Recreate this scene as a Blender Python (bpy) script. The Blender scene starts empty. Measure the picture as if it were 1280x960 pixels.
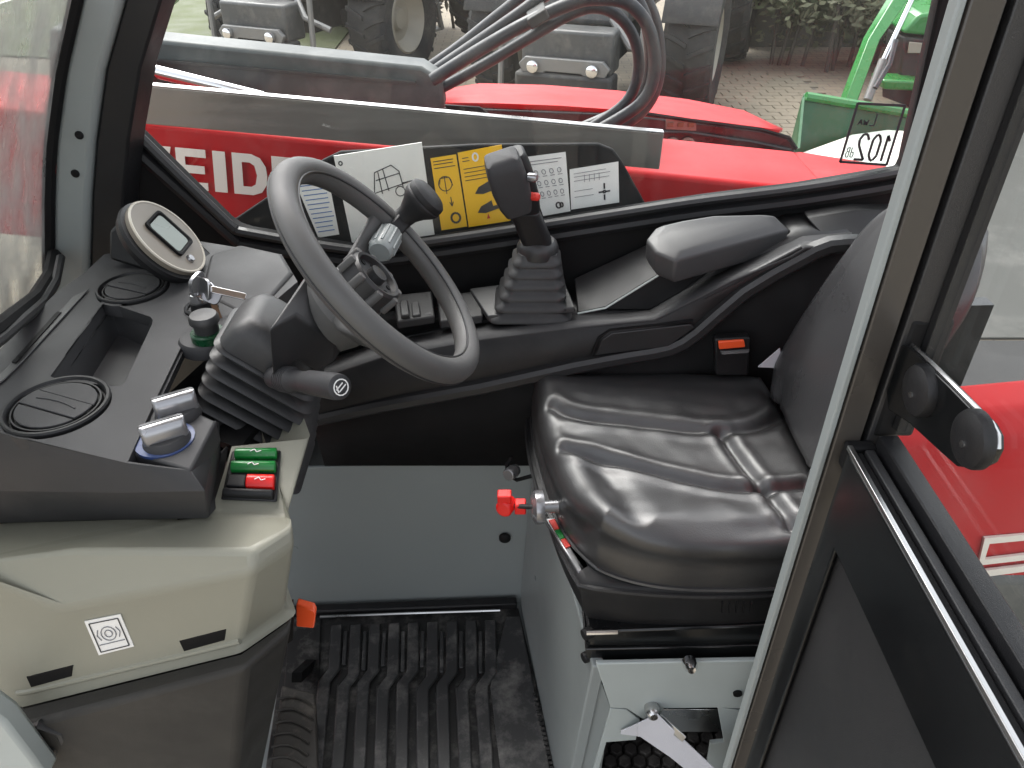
import bpy, bmesh, math, random
from mathutils import Vector, Matrix, noise
from mathutils.bvhtree import BVHTree
random.seed(11)
C = bpy.context.scene
COL = C.collection
R = math.radians
# ------------------------------------------------------------------ camera, world, sun, exposure
CAMZ, PITCH, FPX = 1.48, 35.0, 960.0
cd = bpy.data.cameras.new('camera'); cam = bpy.data.objects.new('camera', cd); COL.objects.link(cam)
cam.location = (0, 0, CAMZ); cam.rotation_euler = (R(90 - PITCH), 0, 0)
cd.sensor_width = 36; cd.lens = 36 * FPX / 1280; cd.clip_start = .02; cd.clip_end = 2000
C.camera = cam
SUN_EL, SUN_ROT = 55, -28
w = bpy.data.worlds.new('World'); C.world = w; w.use_nodes = True
nt = w.node_tree; bg = nt.nodes['Background']
sk = nt.nodes.new('ShaderNodeTexSky'); sk.sky_type = 'NISHITA'; sk.sun_disc = False
sk.sun_elevation = R(SUN_EL); sk.sun_rotation = R(SUN_ROT); sk.air_density = 1; sk.dust_density = 4
hs = nt.nodes.new('ShaderNodeHueSaturation'); hs.inputs['Saturation'].default_value = .22
nt.links.new(sk.outputs[0], hs.inputs['Color']); nt.links.new(hs.outputs[0], bg.inputs['Color'])
bg.inputs['Strength'].default_value = .15
sl = bpy.data.lights.new('sun', 'SUN'); sl.energy = .55; sl.angle = R(40); sl.color = (1, .97, .92)
so = bpy.data.objects.new('sun', sl); COL.objects.link(so)
az = R(SUN_ROT); sd = Vector((math.sin(az) * math.cos(R(SUN_EL)), math.cos(az) * math.cos(R(SUN_EL)), math.sin(R(SUN_EL))))
so.rotation_euler = sd.to_track_quat('Z', 'Y').to_euler()
C.view_settings.view_transform = 'Standard'; C.view_settings.look = 'None'
C.view_settings.exposure = 1.9; C.view_settings.gamma = 1
C.cycles.max_bounces = 8; C.cycles.transparent_max_bounces = 16
# ------------------------------------------------------------------ helpers
CP, SP = math.cos(R(PITCH)), math.sin(R(PITCH))
CAM = Vector((0, 0, CAMZ))
def ray(px, py):
    u = (px - 640) / FPX; v = (py - 480) / FPX
    return Vector((u, CP - v * SP, -SP - v * CP))
def P(px, py, Y):                     # the point of a plane across the cab (Y const) seen at a photo pixel
    d = ray(px, py); return CAM + d * (Y / d.y)
def PZ(px, py, Z):                    # the point of a level plane seen at a photo pixel
    d = ray(px, py); return CAM + d * ((Z - CAMZ) / d.z)
def PX(px, py, X):
    d = ray(px, py); return CAM + d * (X / d.x)
def PP(px, py, a, b, c, off=0.0):      # the point of the plane a b c seen at a photo pixel, lifted off it
    n = (b - a).cross(c - a).normalized(); n = n if n.dot(CAM - a) > 0 else -n
    d = ray(px, py); return CAM + d * ((a - CAM).dot(n) / d.dot(n)) + n * off
def onto(o, off=.0006):                # returns a function: the point of a built surface seen at a photo pixel
    base = ROOT.get(o, Vector()); bv = BVHTree.FromPolygons([v.co + base for v in o.data.vertices], [tuple(p.vertices) for p in o.data.polygons])
    def f(px, py, d=off):
        d_ = ray(px, py).normalized(); h, n, i, t = bv.ray_cast(CAM, d_)
        if h is None: h, n, i, t = min((bv.find_nearest(CAM + d_ * (k * .02)) for k in range(10, 90)), key=lambda q: q[3])
        n = n if n.dot(CAM - h) > 0 else -n
        return h + n * d
    return f
def S(*c):                            # sRGB 0-255 to linear
    return tuple((x / 255 / 12.92 if x / 255 <= .04045 else ((x / 255 + .055) / 1.055) ** 2.4) for x in c)
def bary(t, a, b): return a + (b - a) * t
class MB:
    def __init__(s): s.v = []; s.f = []
    def add(s, vs, fs):
        o = len(s.v); s.v += [Vector(x) for x in vs]; s.f += [tuple(i + o for i in f) for f in fs]; return s
    def prism(s, pts, vec):
        pts = [Vector(p) for p in pts]; vec = Vector(vec); n = len(pts)
        return s.add(pts + [p + vec for p in pts], [tuple(range(n)), tuple(range(2 * n - 1, n - 1, -1))] + [(i, i + n, (i + 1) % n + n, (i + 1) % n) for i in range(n)])
    def box(s, c, d, rot=None):
        c = Vector(c); vs = []
        for k in range(8):
            p = Vector(((k & 1) - .5, (k >> 1 & 1) - .5, (k >> 2) - .5)); p = Vector((p.x * d[0], p.y * d[1], p.z * d[2]))
            vs.append(c + (rot @ p if rot else p))
        return s.add(vs, [(0, 2, 3, 1), (4, 5, 7, 6), (0, 1, 5, 4), (2, 6, 7, 3), (0, 4, 6, 2), (1, 3, 7, 5)])
    def bar(s, a, b, wd, ht, up=(0, 0, 1)):
        a = Vector(a); b = Vector(b); x = (b - a).normalized(); y = Vector(up).cross(x).normalized(); z = x.cross(y)
        return s.box((a + b) / 2, ((b - a).length, wd, ht), Matrix((x, y, z)).transposed())
    def loft(s, rings, cap=True, closed=True, wrap=False):
        n = len(rings[0]); vs = [p for r in rings for p in r]; fs = []; m = len(rings)
        for i in range(m if wrap else m - 1):
            j2 = (i + 1) % m
            for j in range(n if closed else n - 1):
                k = (j + 1) % n; fs.append((i * n + j, i * n + k, j2 * n + k, j2 * n + j))
        if cap and not wrap: fs += [tuple(range(n - 1, -1, -1)), tuple((m - 1) * n + j for j in range(n))]
        return s.add(vs, fs)
    def tube(s, path, r, n=10, closed=False, flat=1.0):
        path = [Vector(p) for p in path]; m = len(path); rings = []; prev = None
        for i in range(m):
            a = path[(i - 1) % m] if closed or i else path[0]; b = path[(i + 1) % m] if closed or i < m - 1 else path[-1]
            t = (b - a).normalized()
            if prev is None:
                prev = t.orthogonal().normalized()
            prev = (prev - t * prev.dot(t)).normalized(); q = t.cross(prev)
            rr = r[i] if isinstance(r, (list, tuple)) else r
            rings.append([path[i] + (prev * math.cos(2 * math.pi * k / n) + q * math.sin(2 * math.pi * k / n) * flat) * rr for k in range(n)])
        return s.loft(rings, cap=not closed, wrap=closed)
    def lathe(s, prof, o, ax, n=32, cap=True):
        o = Vector(o); ax = Vector(ax).normalized(); a = ax.orthogonal().normalized(); b = ax.cross(a)
        return s.loft([[o + ax * h + (a * math.cos(2 * math.pi * k / n) + b * math.sin(2 * math.pi * k / n)) * max(r, 1e-4) for k in range(n)] for r, h in prof], cap=cap)
    def plate(s, outer, holes, vec):  # a flat sheet with openings
        bm = bmesh.new()
        for loop in [outer] + holes:
            vs = [bm.verts.new(p) for p in loop]
            for i in range(len(vs)): bm.edges.new((vs[i], vs[(i + 1) % len(vs)]))
        bmesh.ops.triangle_fill(bm, use_beauty=True, use_dissolve=False, edges=bm.edges[:])
        bm.verts.ensure_lookup_table(); bm.verts.index_update(); n = len(bm.verts); vec = Vector(vec)
        vs = [v.co.copy() for v in bm.verts]; fs = []
        for f in bm.faces:
            ix = [v.index for v in f.verts]; fs += [tuple(ix), tuple(i + n for i in reversed(ix))]
        for e in bm.edges:
            if len(e.link_faces) == 1:
                a, b = e.verts[0].index, e.verts[1].index; fs.append((a, b, b + n, a + n))
        bm.free(); return s.add(vs + [v + vec for v in vs], fs)
    def strokes(s, segs, M, wd=.012, off=.0005):   # printed lines on a card, as thin raised ink
        for a, b in segs:
            p = M(*a); q = M(*b); d = (q - p)
            if d.length < 1e-6: continue
            t = d.normalized(); nn = M.n; y = nn.cross(t) * wd / 2
            s.prism([p - y, q - y, q + y, p + y], nn * off)
        return s
    def build(s, name, m, parent=None, bevel=0, seg=2, sub=0, smooth=38, solid=0):
        me = bpy.data.meshes.new(name); off = ROOT.get(parent, Vector()) if parent else Vector()
        me.from_pydata([tuple(v - off) for v in s.v], [], s.f)
        bm = bmesh.new(); bm.from_mesh(me); bmesh.ops.remove_doubles(bm, verts=bm.verts, dist=1e-6)
        bmesh.ops.recalc_face_normals(bm, faces=bm.faces); bm.to_mesh(me); bm.free()
        me.materials.append(MT[m] if isinstance(m, str) else m)
        for p in me.polygons: p.use_smooth = True
        if smooth < 180: me.set_sharp_from_angle(angle=R(smooth))
        o = bpy.data.objects.new(name, me); COL.objects.link(o)
        if parent: o.parent = parent; ROOT[o] = off
        if solid: md = o.modifiers.new('thickness', 'SOLIDIFY'); md.thickness = solid; md.offset = -1
        if bevel: md = o.modifiers.new('bevel', 'BEVEL'); md.width = bevel; md.segments = seg; md.limit_method = 'ANGLE'; md.angle_limit = R(28)
        if sub: md = o.modifiers.new('smooth', 'SUBSURF'); md.levels = sub; md.render_levels = sub
        return o
ROOT = {}
def thing(name, label, cat, loc=(0, 0, 0), group=None):
    o = bpy.data.objects.new(name, None); COL.objects.link(o); o.location = loc; o.empty_display_size = .05
    o['label'] = label; o['category'] = cat
    if group: o['group'] = group
    ROOT[o] = Vector(loc); return o
def tag(o, label, cat, group=None):
    me = o.data; c = sum((v.co for v in me.vertices), Vector()) / len(me.vertices); c.z = min(v.co.z for v in me.vertices)
    me.transform(Matrix.Translation(-c)); o.location = c
    o['label'] = label; o['category'] = cat
    if group: o['group'] = group
    return o
def copy_tree(o, parent=None):
    c = o.copy(); COL.objects.link(c)
    if parent: c.parent = parent
    for ch in [x for x in o.children]: copy_tree(ch, c)
    return c
def rrect(c, ex, ey, hx, hy, rad, k=4):
    out = []
    for (sx, sy, a0) in ((1, 1, 0), (-1, 1, 90), (-1, -1, 180), (1, -1, 270)):
        for i in range(k + 1):
            a = R(a0 + 90 * i / k)
            out.append(c + ex * (sx * (hx - rad) + rad * math.cos(a)) + ey * (sy * (hy - rad) + rad * math.sin(a)))
    return out
def bez(pts, n=8):                    # Catmull-Rom through points
    pts = [Vector(p) for p in pts]; out = []; m = len(pts)
    for i in range(m - 1):
        p0 = pts[max(i - 1, 0)]; p1 = pts[i]; p2 = pts[i + 1]; p3 = pts[min(i + 2, m - 1)]
        for k in range(n):
            t = k / n; out.append(.5 * ((2 * p1) + (p2 - p0) * t + (2 * p0 - 5 * p1 + 4 * p2 - p3) * t * t + (3 * p1 - p0 - 3 * p2 + p3) * t ** 3))
    return out + [pts[-1]]
# ------------------------------------------------------------------ materials
MT = {}
def mat(name, col, rough=.5, metal=0, bump=.0, bs=900, var=.08, vs=9, coat=0, spec=.5, dust=0, dcol=(.3, .28, .25), ds=14, rv=.12, brush=None, crough=.08):
    m = bpy.data.materials.new(name); m.use_nodes = True; n = m.node_tree.nodes; l = m.node_tree.links
    b = n['Principled BSDF']; tc = n.new('ShaderNodeTexCoord'); src = tc.outputs['Object']
    if brush:
        mp = n.new('ShaderNodeMapping'); mp.inputs['Scale'].default_value = brush; l.new(src, mp.inputs[0]); src = mp.outputs[0]
    nz = n.new('ShaderNodeTexNoise'); nz.inputs['Scale'].default_value = vs; nz.inputs['Detail'].default_value = 5; l.new(src, nz.inputs['Vector'])
    mx = n.new('ShaderNodeMix'); mx.data_type = 'RGBA'; l.new(nz.outputs['Fac'], mx.inputs['Factor'])
    mx.inputs['A'].default_value = (*[c * (1 - var) for c in col], 1); mx.inputs['B'].default_value = (*[c * (1 + var) for c in col], 1)
    out = mx.outputs['Result']
    mr = n.new('ShaderNodeMapRange'); mr.inputs['From Min'].default_value = .3; mr.inputs['From Max'].default_value = .7
    mr.inputs['To Min'].default_value = max(rough - rv, .02); mr.inputs['To Max'].default_value = min(rough + rv, 1)
    l.new(nz.outputs['Fac'], mr.inputs['Value']); rout = mr.outputs[0]
    if dust:
        dz = n.new('ShaderNodeTexNoise'); dz.inputs['Scale'].default_value = ds; dz.inputs['Detail'].default_value = 8; dz.inputs['Roughness'].default_value = .7
        l.new(tc.outputs['Object'], dz.inputs['Vector'])
        dr = n.new('ShaderNodeMapRange'); dr.inputs['From Min'].default_value = .5; dr.inputs['From Max'].default_value = .78; dr.inputs['To Max'].default_value = dust
        l.new(dz.outputs['Fac'], dr.inputs['Value'])
        m2 = n.new('ShaderNodeMix'); m2.data_type = 'RGBA'; l.new(dr.outputs[0], m2.inputs['Factor']); l.new(out, m2.inputs['A']); m2.inputs['B'].default_value = (*dcol, 1); out = m2.outputs['Result']
    l.new(out, b.inputs['Base Color']); l.new(rout, b.inputs['Roughness'])
    b.inputs['Metallic'].default_value = metal; b.inputs['Specular IOR Level'].default_value = spec
    if coat: b.inputs['Coat Weight'].default_value = coat; b.inputs['Coat Roughness'].default_value = crough
    if bump:
        bn = n.new('ShaderNodeTexNoise'); bn.inputs['Scale'].default_value = bs; bn.inputs['Detail'].default_value = 2; l.new(src, bn.inputs['Vector'])
        bp = n.new('ShaderNodeBump'); bp.inputs['Strength'].default_value = bump; bp.inputs['Distance'].default_value = .001
        l.new(bn.outputs['Fac'], bp.inputs['Height']); l.new(bp.outputs[0], b.inputs['Normal'])
    MT[name] = m; return m
def glass(name, tint, refl, rough=.0, hz=.05):
    m = bpy.data.materials.new(name); m.use_nodes = True; n = m.node_tree.nodes; l = m.node_tree.links
    n.remove(n['Principled BSDF']); o = n['Material Output']
    tr = n.new('ShaderNodeBsdfTransparent'); tr.inputs[0].default_value = (*tint, 1)
    gl = n.new('ShaderNodeBsdfGlossy'); gl.inputs['Roughness'].default_value = rough
    fr = n.new('ShaderNodeFresnel'); ge = n.new('ShaderNodeNewGeometry'); mi = n.new('ShaderNodeMix')      # both faces of the pane reflect like its outside
    mi.inputs['A'].default_value = refl; mi.inputs['B'].default_value = 1 / refl; l.new(ge.outputs['Backfacing'], mi.inputs['Factor']); l.new(mi.outputs['Result'], fr.inputs['IOR'])
    mx = n.new('ShaderNodeMixShader'); l.new(fr.outputs[0], mx.inputs[0]); l.new(tr.outputs[0], mx.inputs[1]); l.new(gl.outputs[0], mx.inputs[2])
    df = n.new('ShaderNodeBsdfDiffuse'); df.inputs[0].default_value = (.6, .6, .58, 1)
    tc = n.new('ShaderNodeTexCoord'); mp = n.new('ShaderNodeMapping'); mp.inputs['Scale'].default_value = (6, 6, .8); l.new(tc.outputs['Object'], mp.inputs[0])
    nz = n.new('ShaderNodeTexNoise'); nz.inputs['Scale'].default_value = 5; nz.inputs['Detail'].default_value = 6; l.new(mp.outputs[0], nz.inputs['Vector'])
    mr = n.new('ShaderNodeMapRange'); mr.inputs['From Min'].default_value = .35; mr.inputs['From Max'].default_value = .75
    mr.inputs['To Min'].default_value = hz * .3; mr.inputs['To Max'].default_value = hz; l.new(nz.outputs['Fac'], mr.inputs['Value'])
    m2 = n.new('ShaderNodeMixShader'); l.new(mr.outputs[0], m2.inputs[0]); l.new(mx.outputs[0], m2.inputs[1]); l.new(df.outputs[0], m2.inputs[2])
    l.new(m2.outputs[0], o.inputs['Surface']); MT[name] = m; return m
mat('dash_plastic', (.040, .040, .042), .55, spec=.28, bump=.35, bs=1400, var=.05, dust=.05, ds=9)
mat('pocket_plastic', (.05, .05, .052), .5, bump=.3, bs=1400)
mat('black_plastic', (.011, .011, .012), .45, spec=.35, bump=.3, bs=1300, dust=.03, ds=10)
mat('trim_plastic', (.021, .021, .022), .4, bump=.3, bs=1400, var=.06)
mat('wheel_rubber', (.078, .077, .075), .5, bump=.3, bs=1500, var=.06)
mat('bellows_rubber', (.027, .027, .028), .5, bump=.2, bs=900, dust=.06, ds=30)
mat('black_paint', (.006, .0065, .007), .22, var=.1, rv=.06, dust=.02)
mat('armrest_plastic', (.055, .055, .056), .4, bump=.3, bs=1400, var=.05)  # paler base colour paints in the sky reflection on the pad
mat('wall_dark', (.10, .10, .088), .85, var=.2, vs=2)
mat('bezel_silver', S(190, 184, 170), .35)
mat('bedding', (.12, .105, .085), .95)
mat('asphalt', (.03, .03, .03), .8, bump=.8, bs=120, var=.3, vs=4)
mat('bounce_headliner', (.38, .38, .37), .8)  # pale underside of the unseen roof, set to bounce soft fill
mat('matt_black', (.007, .007, .0075), .7, spec=.2, bump=.2)
mat('grey_lacquer', (.235, .258, .256), .38, bump=.12, bs=600, var=.05, vs=4, dust=.22, dcol=(.25, .25, .235), ds=4)
mat('light_grey_lacquer', (.40, .44, .43), .4, bump=.12, bs=600, var=.05, dust=.1, ds=10)
mat('pillar_brown', (.05, .045, .04), .3, var=.1, rv=.05)
mat('beige_plastic', S(138, 137, 124), .42, bump=.3, bs=1200, var=.03, vs=5, dust=.06, dcol=S(112, 108, 92), ds=8)
mat('cover_plastic', (.034, .032, .029), .65, spec=.3, bump=.4, bs=1300, var=.06, dust=.06)
mat('vinyl', (.022, .022, .023), .46, bump=.35, bs=520, var=.12, rv=.08, spec=.8, coat=.5, crough=.3, dust=.06, dcol=(.12, .12, .11), ds=12)
mat('backrest_vinyl', (.042, .042, .044), .36, bump=.3, bs=420, var=.1)  # lighter copy of the seat vinyl, with light on the backrest painted in
mat('red_paint', S(184, 15, 22), .55, spec=.3, coat=0, var=.04, vs=3, dust=.04)
mat('bright_red_plastic', S(225, 25, 20), .35)
mat('orange_plastic', S(240, 90, 45), .35)
mat('green_plastic', S(22, 120, 52), .32)
mat('dark_green_plastic', S(18, 62, 38), .35)
mat('stainless', (.24, .228, .205), .5, metal=.7, var=.12, vs=3, brush=(1, 8, 22), rv=.1)
mat('chrome', (.75, .75, .76), .13, metal=1, rv=.05)
mat('zinc', (.55, .55, .55), .3, metal=1, dust=.1)
mat('silver_plastic', (.3, .3, .31), .22, metal=.7)
mat('white_print', S(235, 235, 233), .45, var=.03)
mat('card_white', S(238, 237, 232), .4, var=.03)
mat('yellow_print', S(245, 190, 15), .45, var=.04)
mat('ink', S(40, 40, 45), .5)
mat('grey_ink', S(120, 122, 128), .5)
mat('blue_ink', S(70, 110, 170), .5)
mat('blue_print', S(48, 66, 110), .4)
mat('red_ink', S(200, 50, 40), .5)
mat('ivory', S(120, 113, 102), .42, var=.05)
mat('screen', S(120, 130, 122), .25, var=.06)
mat('letter_white', S(236, 230, 220), .4, var=.04)
mat('box_grey', (.055, .064, .064), .45, var=.1, vs=4, dust=.35, dcol=(.3, .3, .28), ds=5)
mat('hose_rubber', (.03, .032, .037), .42, var=.2, vs=20, bump=.2, bs=300, dust=.15)
mat('dark_grille', (.025, .022, .023), .3, var=.2, vs=6, dust=.3, dcol=(.22, .17, .16), ds=6)
mat('mat_rubber', (.035, .035, .036), .45, bump=.3, bs=500, dust=.8, dcol=(.24, .23, .215), ds=15)
mat('groove_rubber', (.009, .009, .009), .6, bump=.4, bs=500, dust=.7, dcol=(.2, .19, .175), ds=20)
mat('pedal_rubber', (.05, .045, .04), .5, bump=.4, dust=.8, dcol=(.26, .23, .19), ds=18)
mat('tyre_rubber', (.022, .022, .022), .8, bump=.6, bs=60, var=.2, dust=.35, dcol=(.11, .10, .09), ds=7)
mat('rim_cream', S(150, 146, 134), .45, dust=.4, ds=10)
mat('tractor_grey', (.065, .067, .067), .45, dust=.5, dcol=(.22, .21, .19), ds=6, var=.2)
mat('tractor_dark', (.028, .028, .028), .6, dust=.5, dcol=(.14, .13, .11), ds=6)
mat('metal_worn', (.2, .2, .195), .45, metal=.4, dust=.3)
mat('loader_green', S(48, 122, 60), .3, coat=.4, dust=.05)
mat('bucket_green', S(28, 82, 44), .4, dust=.15, ds=6)
mat('rust', (.16, .09, .05), .8, var=.3)
mat('webbing', S(200, 200, 206), .7, bump=.5, bs=500, var=.05)
mat('honeycomb', (.035, .03, .028), .7, bump=.4, dust=.5, ds=20)
mat('leaf', (.11, .13, .065), .6, var=.45, vs=2.2)
mat('leaf_pale', (.16, .165, .095), .6, var=.4, vs=2.2)
mat('leaf_brown', (.12, .11, .08), .7, var=.5, vs=2.2)
mat('bark', (.07, .06, .05), .9, var=.3)
mat('concrete', (.055, .056, .051), .8, var=.12, vs=1.5, dust=.3, dcol=(.25, .24, .22), ds=2)
mat('wall_pale', (.16, .16, .145), .8, var=.1, vs=1)
mat('grass', (.07, .085, .03), .8, var=.35, vs=3)
glass('window_glass', (.97, .98, .975), 1.25, 0, .03)
glass('windscreen_glass', (.9, .92, .91), 1.5, .12, .8)  # heavy pale streaky haze painted in for glare on the windscreen
def ground_mat(name, c1, c2, mortar, sx=2.5):
    m = bpy.data.materials.new(name); m.use_nodes = True; n = m.node_tree.nodes; l = m.node_tree.links; b = n['Principled BSDF']
    tc = n.new('ShaderNodeTexCoord'); br = n.new('ShaderNodeTexBrick'); br.inputs['Scale'].default_value = sx
    br.inputs['Color1'].default_value = (*c1, 1); br.inputs['Color2'].default_value = (*c2, 1); br.inputs['Mortar'].default_value = (*mortar, 1)
    br.inputs['Mortar Size'].default_value = .012; br.inputs['Row Height'].default_value = .3
    nz = n.new('ShaderNodeTexNoise'); nz.inputs['Scale'].default_value = .9; nz.inputs['Detail'].default_value = 8
    l.new(tc.outputs['Object'], br.inputs['Vector']); l.new(tc.outputs['Object'], nz.inputs['Vector'])
    mx = n.new('ShaderNodeMix'); mx.data_type = 'RGBA'; mx.blend_type = 'MULTIPLY'; mx.inputs['Factor'].default_value = .6
    l.new(br.outputs['Color'], mx.inputs['A']); l.new(nz.outputs['Color'], mx.inputs['B'])
    l.new(br.outputs['Color'], b.inputs['Base Color']); b.inputs['Roughness'].default_value = .85
    bp = n.new('ShaderNodeBump'); bp.inputs['Strength'].default_value = .6; l.new(br.outputs['Fac'], bp.inputs['Height']); bp.invert = True; l.new(bp.outputs[0], b.inputs['Normal'])
    MT[name] = m
ground_mat('pavers', (.25, .21, .155), (.215, .185, .14), (.12, .105, .085))
mat('paver_stone', (.23, .195, .145), .85, bump=.6, bs=40, var=.25, vs=1.3, dust=.4, dcol=(.2, .18, .15), ds=3)
# ------------------------------------------------------------------ the yard: ground, lawn
GZ = -.62
def structure(o): o['kind'] = 'structure'; return o
g = MB().prism([(-300, -300, GZ - .2), (300, -300, GZ - .2), (300, 300, GZ - .2), (-300, 300, GZ - .2)], (0, 0, .2)); structure(g.build('ground', 'pavers'))
g = MB().prism([(-12, 11, GZ + .004), (-2.2, 9.2, GZ + .004), (-2.6, 30, GZ + .004), (-30, 30, GZ + .004)], (0, 0, .02)); structure(g.build('lawn', 'grass'))
g = MB().prism([(1.3, 3.4, GZ + .004), (12, 3.4, GZ + .004), (12, 20, GZ + .004), (3.2, 6.6, GZ + .004)], (0, 0, .01)); structure(g.build('concrete_apron', 'concrete'))
pvg = structure(MB().prism([(1.4, 5.7, GZ + .002), (3.2, 5.7, GZ + .002), (3.2, 9.1, GZ + .002), (1.4, 9.1, GZ + .002)], (0, 0, .004)).build('paving', 'bedding'))
pv0 = MB().box((0, 0, 0), (.194, .113, .03)).build('paver', 'paver_stone', pvg, .005, 1)
k_ = 0
for iy in range(28):
    for ix in range(9):
        o = pv0 if k_ == 0 else pv0.copy()
        if k_: COL.objects.link(o)
        k_ += 1; o.location = (1.5 + ix * .2 + (iy % 2) * .1 - .05, 5.76 + iy * .12, GZ + .004 + random.uniform(-.002, .002)); o.rotation_euler = (random.uniform(-.01, .01), random.uniform(-.01, .01), random.uniform(-.01, .01))
g = MB().prism([(1.2, .6, GZ + .002), (12, .6, GZ + .002), (12, 3.38, GZ + .002), (1.2, 3.38, GZ + .002)], (0, 0, .006)); structure(g.build('asphalt_strip', 'asphalt'))
# ------------------------------------------------------------------ CAB SHELL
cab = thing('vehicle_cab', 'open cab with grey front pillar, black side window frame and grey lower walls', 'vehicle cab', (0, .9, 0))
# far wall, lower grey panel, black band above
a, b = PZ(200, 768, 0), PZ(1100, 733, 0)
def wallpt(p, z, d=0): q = Vector((p.x, p.y - d, z)); return q
ztop = P(640, 578, 1.205).z
MB().prism([wallpt(a, -.05), wallpt(b, -.05), wallpt(b, ztop), wallpt(a, ztop)], (0, .03, 0)).build('lower_wall_panel', 'grey_lacquer', cab, .003)
MB().prism([wallpt(a, ztop + .002, -.004), wallpt(b, ztop + .002, -.004), wallpt(b, .78, -.004), wallpt(a, .78, -.004)], (0, .03, 0)).build('upper_wall_panel', 'black_paint', cab)
MB().prism([(-.9, .42, -.06), (1.0, .42, -.06), (1.0, 1.3, -.06), (-.9, 1.3, -.06)], (0, 0, .05)).build('floor_pan', 'grey_lacquer', cab)
# side window surround
inner = [(192, -25), (188, 0), (161, 142), (162, 152), (166, 160), (285, 277), (296, 285), (311, 290), (440, 311), (490, 308), (539, 301), (640, 286), (800, 261), (880, 249), (1000, 234), (1126, 213), (1130, 205), (1180, -25)]
innerP = [P(x, y, 1.30) for x, y in inner]
outer = [P(150, -60, 1.30), P(112, 90, 1.30), P(100, 330, 1.30), Vector((-.78, 1.30, .5)), Vector((.74, 1.30, .5)), Vector((.74, 1.30, 1.06)), Vector((.74, 1.30, 1.40))]
MB().plate(outer, [innerP], (0, .03, 0)).build('side_wall_frame', 'matt_black', cab, .004)
seal = MB().tube([p + Vector((0, -.004, 0)) for p in bez(innerP[:-1], 4)], .009, 8).build('window_seal', 'trim_plastic', cab)
off = [p + Vector((0, -.003, -.026)) if i > 4 else p + Vector((-.024, -.003, -.012)) for i, p in enumerate(innerP[:-1])]
MB().tube(bez(off, 4), .011, 8).build('window_seal', 'black_plastic', cab)
MB().prism([P(140, -40, 1.308), P(100, 200, 1.308), P(250, 310, 1.308), P(420, 330, 1.308), P(1140, 225, 1.308), P(1195, -40, 1.308)], (0, .004, 0)).build('side_window', 'window_glass', cab)
MB().prism([(-.72, .40, 1.96), (.66, .40, 1.96), (.66, 1.36, 1.96), (-.72, 1.36, 1.96)], (0, 0, .06)).build('unseen_roof_panel', 'bounce_headliner', cab, .01)  # unseen roof, added to darken recesses and strengthen highlights in the cab
# front pillar (raked)
pl = [P(103, -25, 1.2), P(101, 0, 1.2), P(81, 90, 1.2), P(69, 180, 1.2), P(66, 250, 1.2), P(66, 380, 1.2)]
pr = [P(156, -25, 1.2), P(152, 0, 1.2), P(127, 90, 1.2), P(115, 180, 1.2), P(110, 250, 1.2), P(107, 380, 1.2)]
mb = MB()
mb.loft([[l, r, r + Vector((0, .07, 0)), l + Vector((0, .07, 0))] for l, r in zip(pl, pr)])
pil = mb.build('front_pillar', 'grey_lacquer', cab, .008, 3)
for x, y in ((99, 169), (94, 217)):
    q = P(x, y, 1.199); MB().lathe([(.0, .003), (.004, .003), (.0065, .001), (.0065, -.004), (0, -.004)], q, (0, -1, 0), 14).build('plug', 'matt_black', pil)
mb = MB(); mb.tube([p + Vector((-.006, -.002, 0)) for p in bez(pl, 4)], .010, 8); mb.build('windscreen_seal', 'matt_black', cab)
mb = MB(); mb.loft([[r + Vector((.001, .012, 0)), r + Vector((.05, .02, 0)), r + Vector((.05, .09, 0)), r + Vector((.001, .07, 0))] for r in pr]); mb.build('pillar_gusset', 'black_plastic', cab, .004)
# windscreen: leaves the pillar towards the camera
w0 = [p.copy() for p in pl]
dirw = Vector((PZ(0, 408, w0[5].z + .0).x - w0[5].x, PZ(0, 408, w0[5].z).y - w0[5].y, 0)); dirw = Vector((.03, -1, 0))
mb = MB(); mb.loft([[p + Vector((-.008, 0, 0)), p + Vector((-.008 + .0, -.95, 0)), p + Vector((-.013, -.95, 0)), p + Vector((-.013, 0, 0))] for p in w0]); mb.build('windscreen', 'windscreen_glass', cab)
s0 = P(66, 332, 1.13); s1 = Vector((s0.x + .02, .45, s0.z - .02))
mb = MB(); mb.tube([P(68, 318, 1.19), P(62, 345, 1.12), P(45, 372, .99), P(-5, 412, .80), P(-60, 450, .68)], .011, 8); mb.build('windscreen_seal', 'matt_black', cab)
mb = MB(); mb.tube([P(76, 322, 1.16), P(70, 352, 1.09), P(55, 378, .97), P(0, 425, .78), P(-60, 470, .66)], .007, 8); mb.build('windscreen_seal', 'trim_plastic', cab)
# near door sill (bottom left corner) and rear wall
MB().prism([P(-40, 872, .50), P(6, 905, .50), P(60, 975, .50), P(-40, 1000, .50)], (0, .03, 0)).build('door_sill', 'light_grey_lacquer', cab, .006)
MB().prism([(.70, 1.3, .0), (.70, .68, .0), (.70, .68, .75), (.70, 1.3, .75)], (.03, 0, 0)).build('rear_wall_panel', 'matt_black', cab)
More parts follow.
